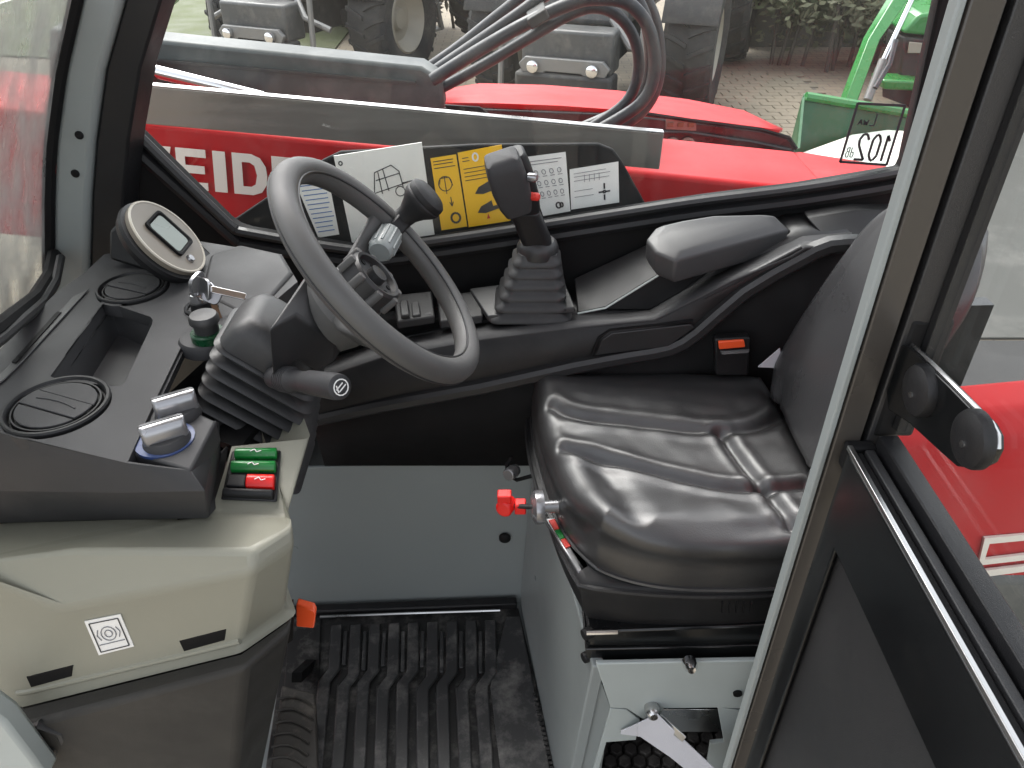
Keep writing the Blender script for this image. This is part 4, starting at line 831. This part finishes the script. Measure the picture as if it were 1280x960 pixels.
# ------------------------------------------------------------------ NOISE STICKER ON THE WINDOW GLASS (read from behind, so mirrored)
nsx = thing('noise_sticker', 'clear sticker with black border reading 102 dB in mirror writing on side window', 'sticker', tuple(P(1078, 205, 1.298)))
YS = 1.302
q = [P(1072, 129, YS), P(1131, 132, YS), P(1108, 206, YS), P(1050, 202, YS)]; M = Card(q)
m_ = bpy.data.materials.new('clear_film'); glass('clear_film', (.80, .86, .85), 1.3)
fo = MB().prism(q, (0, .0006, 0)).build('film', 'clear_film', nsx)
MB().strokes(poly((0, -.01), (0, 1.01)) + poly((0, 0), (1, 0)) + poly((1, -.01), (1, 1.01)) + poly((1, 1), (0, 1)), M, .0042, .0008).build('printed_border', 'ink', nsx)
def seg7(ch, x, y, w_, h_, mir=True):
    G = {'1': [((.5, 0), (.5, 1)), ((.5, 0), (.2, .22))], '0': [((.15, .2), (.15, .8)), ((.15, .8), (.4, 1)), ((.4, 1), (.6, 1)), ((.6, 1), (.85, .8)), ((.85, .8), (.85, .2)), ((.85, .2), (.6, 0)), ((.6, 0), (.4, 0)), ((.4, 0), (.15, .2))],
         '2': [((.12, .22), (.35, 0)), ((.35, 0), (.65, 0)), ((.65, 0), (.88, .22)), ((.88, .22), (.8, .45)), ((.8, .45), (.12, 1)), ((.12, 1), (.9, 1))],
         'L': [((.15, 0), (.15, 1)), ((.15, 1), (.85, 1))], 'W': [((0, 0), (.25, 1)), ((.25, 1), (.5, .3)), ((.5, .3), (.75, 1)), ((.75, 1), (1, 0))], 'A': [((0, 1), (.5, 0)), ((.5, 0), (1, 1)), ((.22, .6), (.78, .6))],
         'd': [((.8, 0), (.8, 1)), ((.8, .5), (.3, .45)), ((.3, .45), (.15, .75)), ((.15, .75), (.3, 1)), ((.3, 1), (.8, .95))], 'B': [((.15, 0), (.15, 1)), ((.15, 0), (.7, .1)), ((.7, .1), (.7, .4)), ((.7, .4), (.15, .5)), ((.7, .5), (.85, .75)), ((.85, .75), (.7, 1)), ((.7, 1), (.15, 1))]}
    return [((x - w_ * a[0], y + h_ * a[1]), (x - w_ * b[0], y + h_ * b[1])) for a, b in G[ch]]
MB().strokes(seg7('1', .96, .50, .22, .44) + seg7('0', .76, .50, .24, .44) + seg7('2', .50, .50, .26, .44), M, .0042, .0006).build('printed_number', 'ink', nsx)
MB().strokes(seg7('d', .24, .74, .09, .17) + seg7('B', .14, .74, .09, .17), M, .0016, .0006).build('printed_unit', 'ink', nsx)
MB().strokes(seg7('L', .50, .15, .14, .20) + seg7('W', .34, .26, .10, .09) + seg7('A', .22, .26, .09, .09), M, .0022, .0006).build('printed_unit', 'ink', nsx)
# ------------------------------------------------------------------ OPEN DOOR AND HINGE
dr = thing('open_door', 'open black cab door with glass upper half and a clamped hinge', 'door', (.26, .3, .9))
ZR = 1.12; y0, y1 = .432, -.25
def railbar(xa, xb, za, zb, m, name, ya=y0, bev=.001): return MB().box(((xa + xb) / 2, (ya + y1) / 2, (za + zb) / 2), (xb - xa, ya - y1, zb - za)).build(name, m, dr, bev)
railbar(.2462, .2500, 1.116, ZR, 'zinc', 'rail_edge', .436, .0005)
railbar(.2503, .2570, 1.08, ZR - .004, 'matt_black', 'rail_groove', .432)
railbar(.258, .2648, 1.08, ZR - .001, 'trim_plastic', 'rail_face', .432)
railbar(.2653, .2685, 1.08, ZR - .006, 'matt_black', 'rail_groove', .432)
railbar(.269, .2835, 1.06, ZR + .006, 'black_plastic', 'glass_gasket', .440)
MB().plate([(.2470, y0 + .004, 1.115), (.2470, y1, 1.115), (.2470, y1, .1), (.2470, y0 + .004, .1)], [[(.2470, .410, 1.037), (.2470, -.2, 1.037), (.2470, -.2, .2), (.2470, .410, .2)]], (.005, 0, 0)).build('door_frame', 'black_paint', dr, .003)
MB().box((.257, .105, .62), (.008, .64, .88)).build('door_panel', 'trim_plastic', dr)
MB().box((.277, .09, 1.40), (.005, .68, .56)).build('door_glass', 'window_glass', dr)
XG = .274
def gx(x, y): return PX(x, y, XG)
hpl = [gx(1136, 430), gx(1148, 432), gx(1200, 482), gx(1248, 530), gx(1256, 545), gx(1256, 562), gx(1248, 578), gx(1232, 586), gx(1210, 583), gx(1190, 566), gx(1150, 530), gx(1122, 512), gx(1118, 470)]
hp = MB().prism(hpl, (-.007, 0, 0)).build('hinge_plate', 'black_paint', dr, .001)
MB().tube([p + Vector((-.004, 0, .0005)) for p in hpl[1:6]], .0016, 6).build('plate_edge', 'zinc', hp)
for (x, y) in ((1152, 488), (1218, 549)):
    c = PX(x, y, XG - .008)
    kb = MB().lathe([(.0178, -.002), (.0178, .002), (.0165, .0045), (.013, .006), (.006, .007), (0, .0072)], c, (-1, 0, 0), 32).build('hinge_cap', 'black_plastic', dr)
    MB().lathe([(0, .0008), (.0022, .0008), (.0022, -.001), (0, -.001)], c + Vector((-.0070, -.002, -.002)), (-1, 0, 0), 8).build('cap_hole', 'zinc', kb)
MB().box((.283, .455, 1.17), (.03, .02, .10)).build('hinge_block', 'matt_black', dr, .003)
MB().box((.259, .441, 1.106), (.022, .010, .022)).build('hinge_block', 'matt_black', dr, .002)
# ------------------------------------------------------------------ TELEHANDLER BODY, BOOM, HOOD
bd = thing('rear_body', 'red rear body panel with white outlined lettering seen past the open door', 'vehicle body', (.9, .7, -.3))
q = [P(1085, 520, .66), P(1300, 482, .66), P(1500, 450, .66)]
pr_ = [(.565, .82), (.56, .95), (.575, 1.00), (.60, 1.018), (.64, 1.02), (.655, .98), (.655, .82)]
MB().loft([[Vector((x, y, z + (x - .36) * .12 * (z > .9) * 1.0)) for y, z in pr_] for x in (.36, .6, .9, 1.2, 1.6)]).build('side_panel', 'red_paint', bd, .006, 3)
TP = lambda x, y: P(x, y, .5585)
MB().prism([TP(*q) for q in ((1310, 666), (1231, 673), (1223, 707), (1310, 697), (1310, 690), (1231, 699.5), (1237, 680), (1310, 673))], (0, .003, 0)).build('lettering', 'letter_white', bd)
MB().prism([TP(*q) for q in ((1310, 704), (1226, 714), (1224, 722), (1310, 711))], (0, .003, 0)).build('lettering', 'letter_white', bd)
MB().box((1.0, .61, .42), (1.28, .10, .84)).build('lower_body', 'box_grey', bd, .02)
# boom
bm_ = thing('loader_boom', 'red telescopic boom with white lettering alongside the cab window', 'boom', (0, 1.9, .5))
e0, e1 = P(60, 141, 1.66), P(860, 221, 1.66); 
sl2 = (e1 - e0) / (e1.x - e0.x)
def along(x): return e0 + sl2 * (x - e0.x)
t0_, t1_ = along(-1.7), along(.72)
MB().prism([t0_, t1_, t1_ + Vector((0, 0, -.30)), t0_ + Vector((0, 0, -.30))], (0, .28, 0)).build('boom_beam', 'red_paint', bm_, .012, 3)
for dz in (-.205,):
    MB().bar(t0_ + Vector((0, -.006, dz)), t1_ + Vector((0, -.006, dz)), .012, .010).build('boom_rib', 'red_paint', bm_, .003)
pt = [P(100, 100, 1.64), P(830, 167, 1.64), P(824, 212, 1.64), P(100, 148, 1.64)]
MB().prism(pt, (0, .006, 0)).build('guard_plate', 'stainless', bm_, .002)
MB().prism([pt[0], pt[1], pt[1] + Vector((0, .014, .002)), pt[0] + Vector((0, .014, .002))], (0, 0, .003)).build('guard_lip', 'zinc', bm_, .001)
# raised letters WEIDEMANN: strokes in a cap-height box
def letters(word, M):
    G = {'E': ([(0, 0), (.95, 0), (.95, .19), (.28, .19), (.28, .4), (.88, .4), (.88, .59), (.28, .59), (.28, .81), (.95, .81), (.95, 1), (0, 1)], []), 'I': ([(.1, 0), (.9, 0), (.9, 1), (.1, 1)], []),
         'D': ([(0, 0), (.55, 0), (.8, .08), (.95, .28), (.98, .5), (.95, .72), (.8, .92), (.55, 1), (0, 1)], [[(.27, .2), (.5, .2), (.63, .27), (.69, .5), (.63, .73), (.5, .8), (.27, .8)]]),
         'W': ([(0, 0), (.22, 0), (.31, .66), (.41, 0), (.59, 0), (.69, .66), (.78, 0), (1, 0), (.82, 1), (.6, 1), (.5, .42), (.4, 1), (.18, 1)], []),
         'M': ([(0, 1), (0, 0), (.27, 0), (.5, .5), (.73, 0), (1, 0), (1, 1), (.77, 1), (.77, .38), (.58, .8), (.42, .8), (.23, .38), (.23, 1)], []),
         'A': ([(0, 1), (.36, 0), (.64, 0), (1, 1), (.74, 1), (.68, .8), (.32, .8), (.26, 1)], [[(.38, .62), (.5, .25), (.62, .62)]]),
         'N': ([(0, 0), (.26, 0), (.74, .58), (.74, 0), (1, 0), (1, 1), (.74, 1), (.26, .42), (.26, 1), (0, 1)], [])}
    for ch, x, w_ in word:
        o_, h_ = G[ch]; f = lambda q: M(x + q[0] * w_, q[1])
        MB().plate([f(q) for q in o_], [[f(q) for q in l] for l in h_], M.n * .0015).build('letter', 'letter_white', bm_)
lq = [P(219, 184, 1.652), P(406, 201, 1.652), P(408, 252, 1.652), P(224, 235, 1.652)]
M = Card(lq, Vector((0, -1, 0)))
letters([('W', -.36, .33), ('E', 0, .21), ('I', .235, .105), ('D', .375, .235), ('E', .64, .21), ('M', .88, .29), ('A', 1.19, .28), ('N', 1.49, .25), ('N', 1.77, .25)], M)
# hydraulic cover box, rod
bx = [P(60, 36, 1.80), P(527, 84, 1.80), P(552, 100, 1.80), P(556, 140, 1.80), P(60, 100, 1.80)]
cv = MB().prism(bx, (0, .07, .006)).build('hose_cover', 'box_grey', bm_, .008)
MB().bar(P(60, 64, 1.795), P(520, 104, 1.795), .012, .007).build('cover_seam', 'tractor_dark', cv)
MB().tube([P(100, 88, 1.74), P(192, 88, 1.74)], .022, 14).build('cylinder_gland', 'metal_worn', bm_)
MB().tube([P(190, 88, 1.74), P(330, 122, 1.74)], .014, 14).build('piston_rod', 'chrome', bm_)
MB().tube([P(110, 80, 1.755), P(200, 92, 1.755), P(305, 122, 1.755)], .008, 10).build('hose_pipe', 'hose_rubber', bm_)
# hoses: each its own loop from the box end, over and back down behind the guard plate
HS = [([(540, 100), (600, 62), (660, 28), (715, 4), (745, -2), (785, 4), (812, 38), (818, 90), (800, 130), (745, 165)], 1.80, .0125, 'outermost silvery loop of the black hydraulic hoses'),
      ([(548, 112), (610, 78), (670, 42), (712, 18), (742, 9), (770, 18), (792, 46), (798, 88), (782, 128), (735, 162)], 1.84, .011, 'innermost loop of the black hydraulic hoses'),
      ([(540, 92), (590, 58), (645, 20), (690, -12), (730, -28), (775, -22), (806, 20), (812, 84), (792, 128), (728, 160)], 1.88, .0125, 'hydraulic hose rising highest out of the window view'),
      ([(535, 86), (575, 58), (625, 18), (665, -12), (720, -40), (780, -34), (817, 20), (824, 92), (804, 138), (760, 168)], 1.92, .012, 'rearmost hydraulic hose of the loop behind the guard plate')]
for pts, Y, r_, lb in HS:
    o = MB().tube(bez([P(x, y, Y + .002 * i) for i, (x, y) in enumerate(pts)], 6), r_ * 1.15, 12).build('hydraulic_hose', 'hose_rubber')
    tag(o, lb, 'hose', 'hydraulic hoses looping over the boom')
o = MB().box(P(672, 18, 1.83), (.045, .12, .022), Matrix.Rotation(R(-30), 3, 'Y')).build('hose_clamp', 'tractor_dark', None, .003); tag(o, 'black clamp holding the hydraulic hoses together at the top', 'clamp')
# hood of the engine beside the boom
hd_ = thing('engine_hood', 'red engine hood with dark side grille and two round lamps behind the boom', 'engine hood', (.4, 2.5, .3))
npts = [(545, 128), (620, 129), (700, 132), (770, 137), (880, 150), (950, 159), (975, 163)]
fpts = [(552, 112), (600, 104), (680, 106), (770, 113), (860, 124), (930, 138), (968, 156)]
nr_ = [P(x, y, 2.28) for x, y in npts]; fr_ = [P(x, y, 2.75) for x, y in fpts]
mid = [(a + b) / 2 + Vector((0, -.06, .014)) for a, b in zip(nr_, fr_)]
MB().loft([[p + Vector((0, .01, -.05)) for p in nr_], nr_, mid, fr_, [p + Vector((0, .12, -.2)) for p in fr_]], cap=False, closed=False).build('hood_top', 'red_paint', hd_, smooth=45, solid=.012)
gp = [P(545, 134, 2.27), P(770, 143, 2.27), P(880, 155, 2.27), P(950, 164, 2.27), P(984, 173, 2.27), P(994, 184, 2.27), P(992, 196, 2.27), P(800, 196, 2.27), P(545, 170, 2.27)]
gl_ = MB().prism(gp, (0, .05, 0)).build('side_grille', 'dark_grille', hd_, .004)
MB().tube([P(795, 164, 2.262), P(860, 166, 2.262), P(940, 178, 2.262), P(988, 188, 2.262)], .006, 6).build('grille_bar', 'trim_plastic', gl_)
MB().tube([P(x, y, 2.262) for x, y in [(800, 141), (880, 153), (950, 162), (986, 172), (995, 186)]], .006, 6).build('grille_bar', 'matt_black', gl_)
MB().prism([P(832, 147, 2.265), P(870, 150, 2.265), P(870, 163, 2.265), P(832, 161, 2.265)], (0, -.004, 0)).build('type_label', 'ivory', hd_)
for k in range(3): MB().box(P(838 + 13 * k, 156, 2.258), (.016, .002, .012)).build('label_print', 'rust', hd_)
for x in (840, 859): MB().lathe([(.024, -.004), (.024, .004), (.018, .006), (.016, .002), (0, .001)], P(x, 182, 2.262), (0, -1, .1), 20).build('round_lamp', 'ivory', hd_)
lb_ = [P(826, 193, 2.25), P(1000, 190, 2.25), P(1090, 204, 2.2), P(1125, 212, 2.1)]
lf = [P(780, 262, 1.80), P(1000, 262, 1.80), P(1100, 262, 1.80), P(1128, 262, 1.8)]
MB().loft([lb_, [bary(.5, a, b) + Vector((0, 0, .02)) for a, b in zip(lb_, lf)], lf, [p + Vector((0, 0, -.6)) for p in lf]], cap=False, closed=False).build('hood_flank', 'red_paint', hd_, smooth=60, solid=.01)
MB().prism([P(556, 130, 2.26), P(600, 133, 2.26), P(612, 142, 2.26), P(600, 142, 2.26), P(595, 138, 2.26), P(560, 137, 2.26)], (0, -.01, 0)).build('hood_catch', 'matt_black', hd_)
# front fender seen through the windscreen
ff = thing('front_fender', 'red front fender of the machine seen through the windscreen', 'fender', (-1.5, 1.4, -.2))
rs = []
for k in range(9):
    a = R(180 * k / 8); rs.append([Vector((-1.75 + .55 * math.cos(a), y, -.05 + .62 * math.sin(a))) for y in (.75, .80, 1.55, 1.6)])
MB().loft(rs, cap=False, closed=False).build('fender_arch', 'red_paint', ff, solid=.02, sub=1)
MB().lathe([(.0, -.14), (.44, -.14), (.50, -.1), (.52, 0), (.50, .1), (.44, .14), (0, .14)], (-1.75, 1.15, -.1), (0, 1, 0), 40).build('tyre', 'tyre_rubber', ff)
# ------------------------------------------------------------------ TRACTORS
def tyre(mb, c, r, wd, lug=22):
    c = Vector(c); h = wd / 2
    mb.lathe([(r * .56, -h * .8), (r * .70, -h), (r * .88, -h * .98), (r * .955, -h * .80), (r * .965, 0), (r * .955, h * .80), (r * .88, h * .98), (r * .70, h), (r * .56, h * .8), (r * .54, 0), (r * .56, -h * .8)], c, (1, 0, 0), 44, cap=False)
    for k in range(lug):
        for s in (-1, 1):
            a0 = 2 * math.pi * (k + (.5 if s > 0 else 0)) / lug
            pr_ = []
            for (x, da) in ((.02, 0), (.5, .09), (.97, .16)):
                a = a0 + da; rd = Vector((0, math.sin(a), math.cos(a))); tg_ = Vector((0, math.cos(a), -math.sin(a)))
                p = c + Vector((s * h * x, 0, 0)) + rd * r * (.955 if x < .9 else .90); pr_.append([p - tg_ * .022 * r / .6, p + tg_ * .022 * r / .6, p + tg_ * .018 * r / .6 + rd * .05 * r, p - tg_ * .018 * r / .6 + rd * .05 * r])
            mb.loft(pr_)
def wheel(parent, c, r, wd, out):
    mb = MB(); tyre(mb, c, r, wd); t = mb.build('tyre', 'tyre_rubber', parent, smooth=40)
    c = Vector(c); s = out
    rim_ = MB().lathe([(r * .58, -s * wd * .35), (r * .57, s * wd * .38), (r * .53, s * wd * .42), (r * .50, s * wd * .30), (r * .36, s * wd * .12), (r * .20, s * wd * .10), (r * .16, s * wd * .2), (0, s * wd * .2)], c, (1, 0, 0), 32).build('rim', 'rim_cream', t)
def tractor(label, loc, rz, hoodm='tractor_grey', group=None):
    root = thing('tractor', label, 'tractor', (0, 0, 0), group)
    for s in (-1, 1):
        wheel(root, (s * .92, 0, .60), .60, .46, s); wheel(root, (s * .95, 2.35, .80), .80, .56, s)
        MB().prism([(s * .66, 1.7, 1.2), (s * .66, 2.2, 1.72), (s * .66, 2.8, 1.7), (s * .66, 3.2, 1.2), (s * .66, 2.9, 1.5), (s * .66, 2.2, 1.55)], (s * .56, 0, 0)).build('mudguard', 'tractor_dark', root, .02)
        fr_ = [Vector((s * .68, .62 * math.cos(R(a)), .62 + .70 * math.sin(R(a)))) for a in range(20, 161, 20)]
        MB().loft([[p, p + Vector((s * .48, 0, 0)), p + Vector((s * .48, 0, .02)), p + Vector((0, 0, .02))] for p in fr_]).build('front_mudguard', 'tractor_dark', root)
        st_ = MB(); st_.bar((s * .66, .75, .9), (s * .70, .9, .35), .05, .05); st_.bar((s * .98, .75, .9), (s * 1.0, .9, .35), .05, .05)
        for z in (.36, .62, .86): st_.box((s * .83, .84, z), (.36, .18, .03))
        st_.build('step', 'metal_worn', root, .005)
        MB().tube([(s * .45, -.55, 1.1), (s * .45, -.5, 1.45), (s * .3, -.45, 1.55)], .02, 8).build('work_lamp_bracket', 'tractor_dark', root)
    MB().box((0, 0, .58), (1.5, .18, .16)).build('front_axle', 'tractor_dark', root, .03)
    MB().box((0, .2, .68), (.62, 1.6, .36)).build('chassis', 'tractor_dark', root, .02)
    MB().prism([(-.42, -.75, .85), (.42, -.75, .85), (.42, -.62, 1.35), (.42, 1.2, 1.62), (-.42, 1.2, 1.62), (-.42, -.62, 1.35)][:0] + [(-.42, -.75, .82), (-.42, -.60, 1.36), (-.42, 1.3, 1.62), (-.42, 1.3, .8)], (.84, 0, 0)).build('hood', hoodm, root, .06, 3)
    wb = MB().box((0, -.98, .68), (.80, .30, .34)).build('weight_block', 'tractor_grey', root, .03, 3)
    MB().box((0, -1.10, .42), (.86, .26, .20)).build('lower_weight', 'tractor_dark', root, .03)
    MB().prism([(-.34, -1.15, .64), (.34, -1.15, .64), (.40, -1.15, .58), (.34, -1.15, .47), (.22, -1.15, .47), (.16, -1.15, .53), (-.16, -1.15, .53), (-.22, -1.15, .47), (-.34, -1.15, .47), (-.40, -1.15, .58)], (0, -.05, 0)).build('hitch_bracket', 'metal_worn', root, .008)
    for s in (-1, 1):
        MB().lathe([(.05, 0), (.05, .04), (.035, .05), (0, .05)], (s * .26, -1.21, .57), (0, -1, 0), 16).build('hitch_pin', 'chrome', root)
        MB().tube([(s * .62, -1.0, .95), (s * .62, -1.05, .30)], .028, 8).build('prop_rod', 'metal_worn', root)
        MB().box((s * .62, -1.06, .29), (.14, .14, .05)).build('prop_foot', 'metal_worn', root, .005)
        MB().tube([(s * .3, -.8, .9), (s * .5, -.95, .72), (s * .75, -.9, .62)], .03, 8).build('steering_ram', 'metal_worn', root)
    MB().box((0, 2.0, 2.0), (1.3, 1.4, 1.2)).build('cab_body', 'tractor_dark', root, .08, 3)
    MB().prism([(-.52, 1.28, 1.65), (.52, 1.28, 1.65), (.48, 1.30, 2.5), (-.48, 1.30, 2.5)], (0, -.01, 0)).build('cab_window', 'window_glass', root)
    root.location = loc; root.rotation_euler = (0, 0, R(rz)); return root
t1 = P(745, 95, 8.3); tractor('grey tractor with a front weight block facing the window', (.84, 7.95, GZ), -20)
tractor('weathered grey tractor with a pale wheel rim, leftmost of the parked tractors', (-2.1, 9.3, GZ), -24)
# ------------------------------------------------------------------ GREEN LOADER
gl = thing('green_loader', 'bright green front loader with its bucket lowered beside the hedge', 'loader', (3.3, 6.6, GZ))
X_, Y_ = 2.45, 6.1
def bp3(px, py, Y): return P(px, py, Y)
bq = [P(1006, 121, 6.25), P(1180, 150, 6.25), P(1180, 215, 6.1), P(985, 200, 6.1)]
MB().prism(bq, (0, .05, .02)).build('bucket_back', 'bucket_green', gl, .01)
MB().tube([bq[0] + Vector((0, -.02, .01)), bq[1] + Vector((0, -.02, .01))], .035, 8).build('bucket_rim', 'loader_green', gl)
MB().prism([P(988, 190, 6.15), P(1006, 121, 6.25), P(1000, 185, 5.6)], (-.02, 0, 0)).build('bucket_side', 'bucket_green', gl)
MB().prism([P(996, 193, 5.85), P(1066, 168, 6.05), P(1110, 162, 6.1), P(1190, 168, 6.1), P(1190, 240, 5.3), P(1010, 240, 5.3)], (0, 0, -.02)).build('bucket_floor', 'letter_white', gl, .004)
MB().prism([P(1056, 128, 6.5), P(1072, 128, 6.5), P(1100, 50, 6.8), P(1150, -20, 7.2), P(1128, -20, 7.2), P(1086, 50, 6.8)], (0, .12, 0)).build('lift_arm', 'loader_green', gl, .01)
MB().tube([P(1084, 125, 6.45), P(1104, 75, 6.6)], .035, 10).build('ram_barrel', 'metal_worn', gl)
MB().tube([P(1104, 75, 6.6), P(1144, -10, 6.9)], .022, 10).build('ram_rod', 'chrome', gl)
MB().tube([P(1094, 110, 6.4), P(1112, 80, 6.5), P(1120, 50, 6.6)], .02, 8).build('hose_pipe', 'hose_rubber', gl)
MB().prism([P(1128, 42, 7.6), P(1150, 18, 7.6), P(1230, 8, 7.6), P(1230, 52, 7.6)], (0, .6, .05)).build('hood', 'loader_green', gl, .03)
MB().prism([P(1130, 46, 7.62), P(1230, 54, 7.62), P(1230, 108, 7.62), P(1124, 100, 7.62)], (0, .4, 0)).build('front_grille', 'tractor_dark', gl, .02)
MB().prism([P(1136, 52, 7.58), P(1160, 54, 7.58), P(1158, 66, 7.58), P(1134, 66, 7.58)], (0, -.02, 0)).build('headlight', 'rim_cream', gl, .005)
MB().prism([P(1104, 100, 7.4), P(1230, 104, 7.4), P(1230, 118, 7.4), P(1104, 112, 7.4)], (0, .3, 0)).build('bumper', 'loader_green', gl, .02)
MB().lathe([(0, -.15), (.34, -.15), (.42, -.08), (.42, .08), (.34, .15), (0, .15)], P(1150, 105, 7.9), (1, .3, 0), 30).build('tyre', 'tyre_rubber', gl)
# small green machine, top left of the side window
gm = thing('green_implement', 'green farm implement on a thin steel stand at the edge of the lawn', 'implement', tuple(P(205, 30, 9.6)))
MB().prism([P(150, -30, 9.6), P(214, -30, 9.6), P(208, 8, 9.6), P(198, 16, 9.6), P(150, 14, 9.6)], (0, .5, 0)).build('body', 'loader_green', gm, .04)
MB().tube([P(204, 12, 9.6), P(202, 34, 9.6)], .02, 8).build('stand_leg', 'tractor_dark', gm)
MB().tube([P(186, 34, 9.6), P(204, 36, 9.6)], .02, 8).build('stand_foot', 'tractor_dark', gm)
# ------------------------------------------------------------------ HEDGE, WALL, TREES
def foliage(name, c, sx, sy, sz, n, m, parent, ls=.05):
    mb = MB(); c = Vector(c); blobs = [(Vector((random.uniform(-.75, .75), random.uniform(-.7, .7), random.uniform(-.8, .8))), random.uniform(.28, .5)) for _ in range(26)]
    for _ in range(n):
        b, r_ = random.choice(blobs); d = Vector((random.gauss(0, 1), random.gauss(0, 1), random.gauss(0, 1))).normalized() * r_ * random.uniform(.6, 1.05); p = b + d
        p = c + Vector((p.x * sx, p.y * sy, p.z * sz)); u = Vector((random.gauss(0, 1), random.gauss(0, 1), random.gauss(0, .6))).normalized(); v = u.orthogonal().normalized(); l = ls * random.uniform(.6, 1.5)
        mb.add([p - u * l, p + v * l * .45, p + u * l, p - v * l * .45], [(0, 1, 2, 3)])
    return mb.build(name, m, parent, smooth=0)
hg = thing('hedge', 'tall dull green hedge with bare brown lower stems behind the loader', 'hedge', (4.2, 10.6, GZ))
foliage('foliage', (4.6, 9.6, GZ + 1.15), 1.85, .55, .95, 13000, 'leaf', hg, .05)
foliage('foliage', (4.6, 9.35, GZ + 1.1), 1.8, .5, .85, 6000, 'leaf_pale', hg, .045)
for k in range(26):
    x = 3.0 + k * .13 + random.uniform(-.05, .05); y = 9.4 + random.uniform(-.25, .25); MB().tube([(x, y, GZ), (x + random.uniform(-.06, .06), y, GZ + .5), (x + random.uniform(-.15, .15), y, GZ + 1.3)], .022, 6).build('stem', 'bark', hg)
o = MB().box((5.6, 10.6, GZ + 1.3), (5.4, .2, 2.6)).build('garden_wall', 'wall_dark', None, .01); tag(o, 'dark grey rendered wall standing behind the tall green hedge', 'wall')
h2_ = thing('hedge', 'brownish bare hedge behind the leftmost parked tractor', 'hedge', (-2.2, 12, GZ))
foliage('foliage', (-2.0, 12.0, GZ + .9), 2.6, .6, 1.0, 7000, 'leaf_brown', h2_, .06)
for k in range(30):
    x = -4.2 + k * .16 + random.uniform(-.05, .05); y = 11.9 + random.uniform(-.25, .25); MB().tube([(x, y, GZ), (x + random.uniform(-.06, .06), y, GZ + .5), (x + random.uniform(-.15, .15), y, GZ + 1.3)], .022, 6).build('stem', 'bark', h2_)
bl = thing('farm_building', 'pale farm building beyond the open door on the right', 'building', (9, 9, GZ))
MB().box((10.0, 9.5, GZ + 2.2), (7, .3, 4.4)).build('wall', 'wall_pale', bl, .01)
MB().box((10.0, 9.3, GZ + .4), (7, .2, .8)).build('plinth', 'concrete', bl, .01)
MB().box((8.6, 9.28, GZ + 1.5), (1.4, .12, 3.0)).build('sliding_door', 'box_grey', bl, .01)
